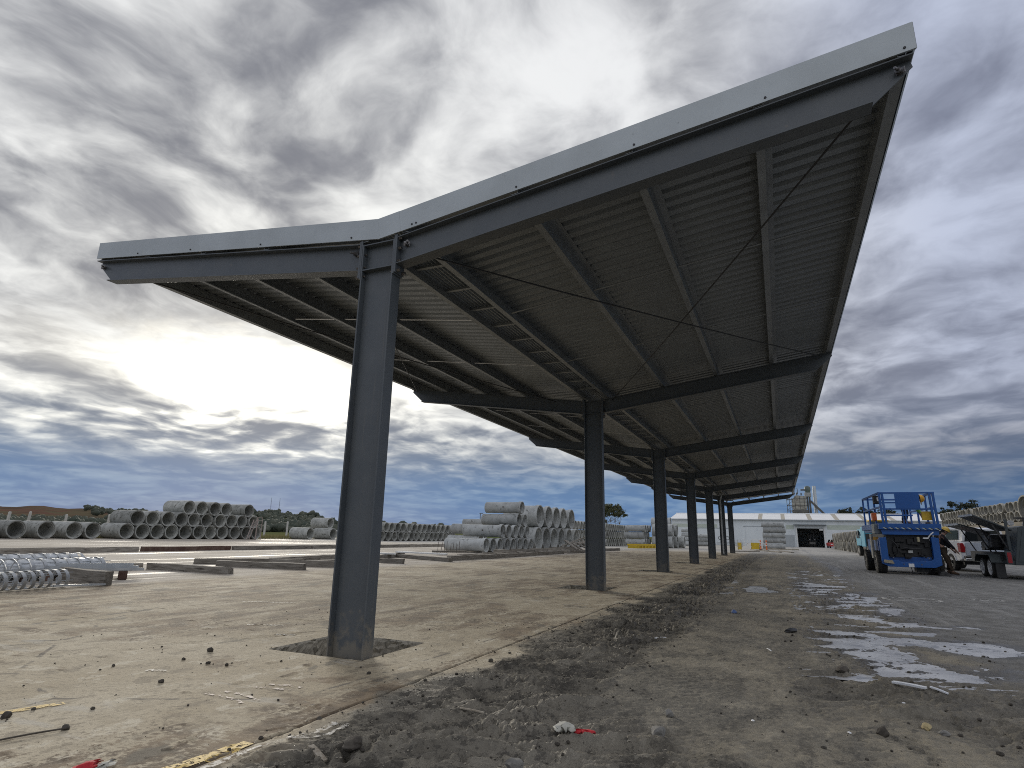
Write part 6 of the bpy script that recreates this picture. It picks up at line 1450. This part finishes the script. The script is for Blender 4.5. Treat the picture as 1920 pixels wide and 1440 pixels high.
strip((1.345, -1.915), (1.475, -1.955), .035, .014, mat('wood_chip', (.42, .38, .31), (.25, .21, .16), 20), 'pale splintered wood chip in the churned mud', 'wood_chip'); strip((1.70, -.95), (1.84, -.88), .012, .010, MATS['wood_chip'], 'thin pale stick in the churned mud', 'stick')
strip((-.13, -2.62), (-.03, -2.31), .012, .008, M_SOIL, 'dark rod half buried on the slab at the left edge', 'rod'); strip((2.3, 2.5), (2.36, 2.8), .02, .01, M_PALEPAINT, 'short pale strip at the edge of the churned mud'); strip((3.45, 2.5), (3.49, 2.36), .012, .006, M_PALEPAINT, 'thin white sliver in the middle of the lane')
for x, y, lab in ((3.95, -.29, 'white flake beside the dark stone'), (4.37, .67, 'white flake below the long plastic strip'), (3.42, -.28, 'tiny white flake in the middle foreground')):
    stone(x, y, (.016, .012, .006), M_LABEL, lab, int(x * 100), 'white_flake', 'litter', 1)
# loose crumbs of mud over slab and lane
b = MB(); rgc = random.Random(77)
phi = (1 + 5 ** .5) / 2; ico = [Vector(v).normalized() for v in ((-1, phi, 0), (1, phi, 0), (-1, -phi, 0), (1, -phi, 0), (0, -1, phi), (0, 1, phi), (0, -1, -phi), (0, 1, -phi), (phi, 0, -1), (phi, 0, 1), (-phi, 0, -1), (-phi, 0, 1))]
icf = [(0, 11, 5), (0, 5, 1), (0, 1, 7), (0, 7, 10), (0, 10, 11), (1, 5, 9), (5, 11, 4), (11, 10, 2), (10, 7, 6), (7, 1, 8), (3, 9, 4), (3, 4, 2), (3, 2, 6), (3, 6, 8), (3, 8, 9), (4, 9, 5), (2, 4, 11), (6, 2, 10), (8, 6, 7), (9, 8, 1)]
PX_, PY_, PS_ = [], [], []
for _ in range(3000):
    k = rgc.random()
    if k < .16: x, y, s = rgc.uniform(-3, 1.1), rgc.uniform(-2.8, 3), .002 + .009 * rgc.random() ** 5
    elif k < .62: x, y, s = rgc.uniform(1.0, 2.6), rgc.uniform(-2.6, 7), .003 + .014 * rgc.random() ** 4
    elif k < .86: x, y, s = rgc.gauss(4.6, .6), rgc.uniform(-1, 11), .003 + .016 * rgc.random() ** 4
    else: x, y, s = rgc.uniform(2.2, 7), rgc.uniform(-2, 12), .002 + .009 * rgc.random() ** 4
    if HX0 - .03 < x < HX1 + .03 and (HY0 - .03 < y < HY1 + .03): continue
    PX_.append(x); PY_.append(y); PS_.append(s)
hgt, _ = ground_fields(np.array([PX_]), np.array([PY_]))
for x, y, s, z in zip(PX_, PY_, PS_, hgt[0]):
    b.add([(x + v.x * s * rgc.uniform(.7, 1.25), y + v.y * s * rgc.uniform(.7, 1.25), float(z) + s * .4 + v.z * s * rgc.uniform(.5, .9)) for v in ico], icf)
me = b.mesh('gravel', M_CLOD, None, fix=False); o = link(bpy.data.objects.new('gravel', me)); tag(o, 'loose mud crumbs and grit scattered over slab and lane', None, None, 'stuff')
# finer crumbs of torn mud in the churned strip
b = MB(); rgc = random.Random(78); PX_, PY_, PS_ = [], [], []
while len(PX_) < 11000:
    y = -2.75 + 7.5 * rgc.random() ** 1.8; x = rgc.uniform(.95, 2.6 + (1.6 if y < -.6 else 0)); PX_.append(x); PY_.append(y); PS_.append(.002 + .0065 * rgc.random() ** 3)
hgt, at_ = ground_fields(np.array([PX_]), np.array([PY_]))
oct_ = [Vector(v) for v in ((1, 0, 0), (-1, 0, 0), (0, 1, 0), (0, -1, 0), (0, 0, 1), (0, 0, -.6))]
ocf = [(0, 2, 4), (2, 1, 4), (1, 3, 4), (3, 0, 4), (2, 0, 5), (1, 2, 5), (3, 1, 5), (0, 3, 5)]
for x, y, s, z, r_ in zip(PX_, PY_, PS_, hgt[0], at_['rough'][0]):
    if r_ < .25: continue
    a = rgc.uniform(0, 6.28); ca, sa = math.cos(a), math.sin(a); kx, ky, kz = rgc.uniform(.7, 2.2), rgc.uniform(.6, 1.1), rgc.uniform(.5, 1.1)
    b.add([(x + s * (v.x * kx * ca - v.y * ky * sa), y + s * (v.x * kx * sa + v.y * ky * ca), float(z) + s * .35 + v.z * s * kz) for v in oct_], ocf)
me = b.mesh('mud_crumbs', mat('mud_crumb', (.09, .08, .063), (.30, .27, .215), 14, .9), None, fix=False); o = link(bpy.data.objects.new('mud_crumbs', me)); tag(o, 'fine crumbs of torn mud over the churned strip', None, None, 'stuff')
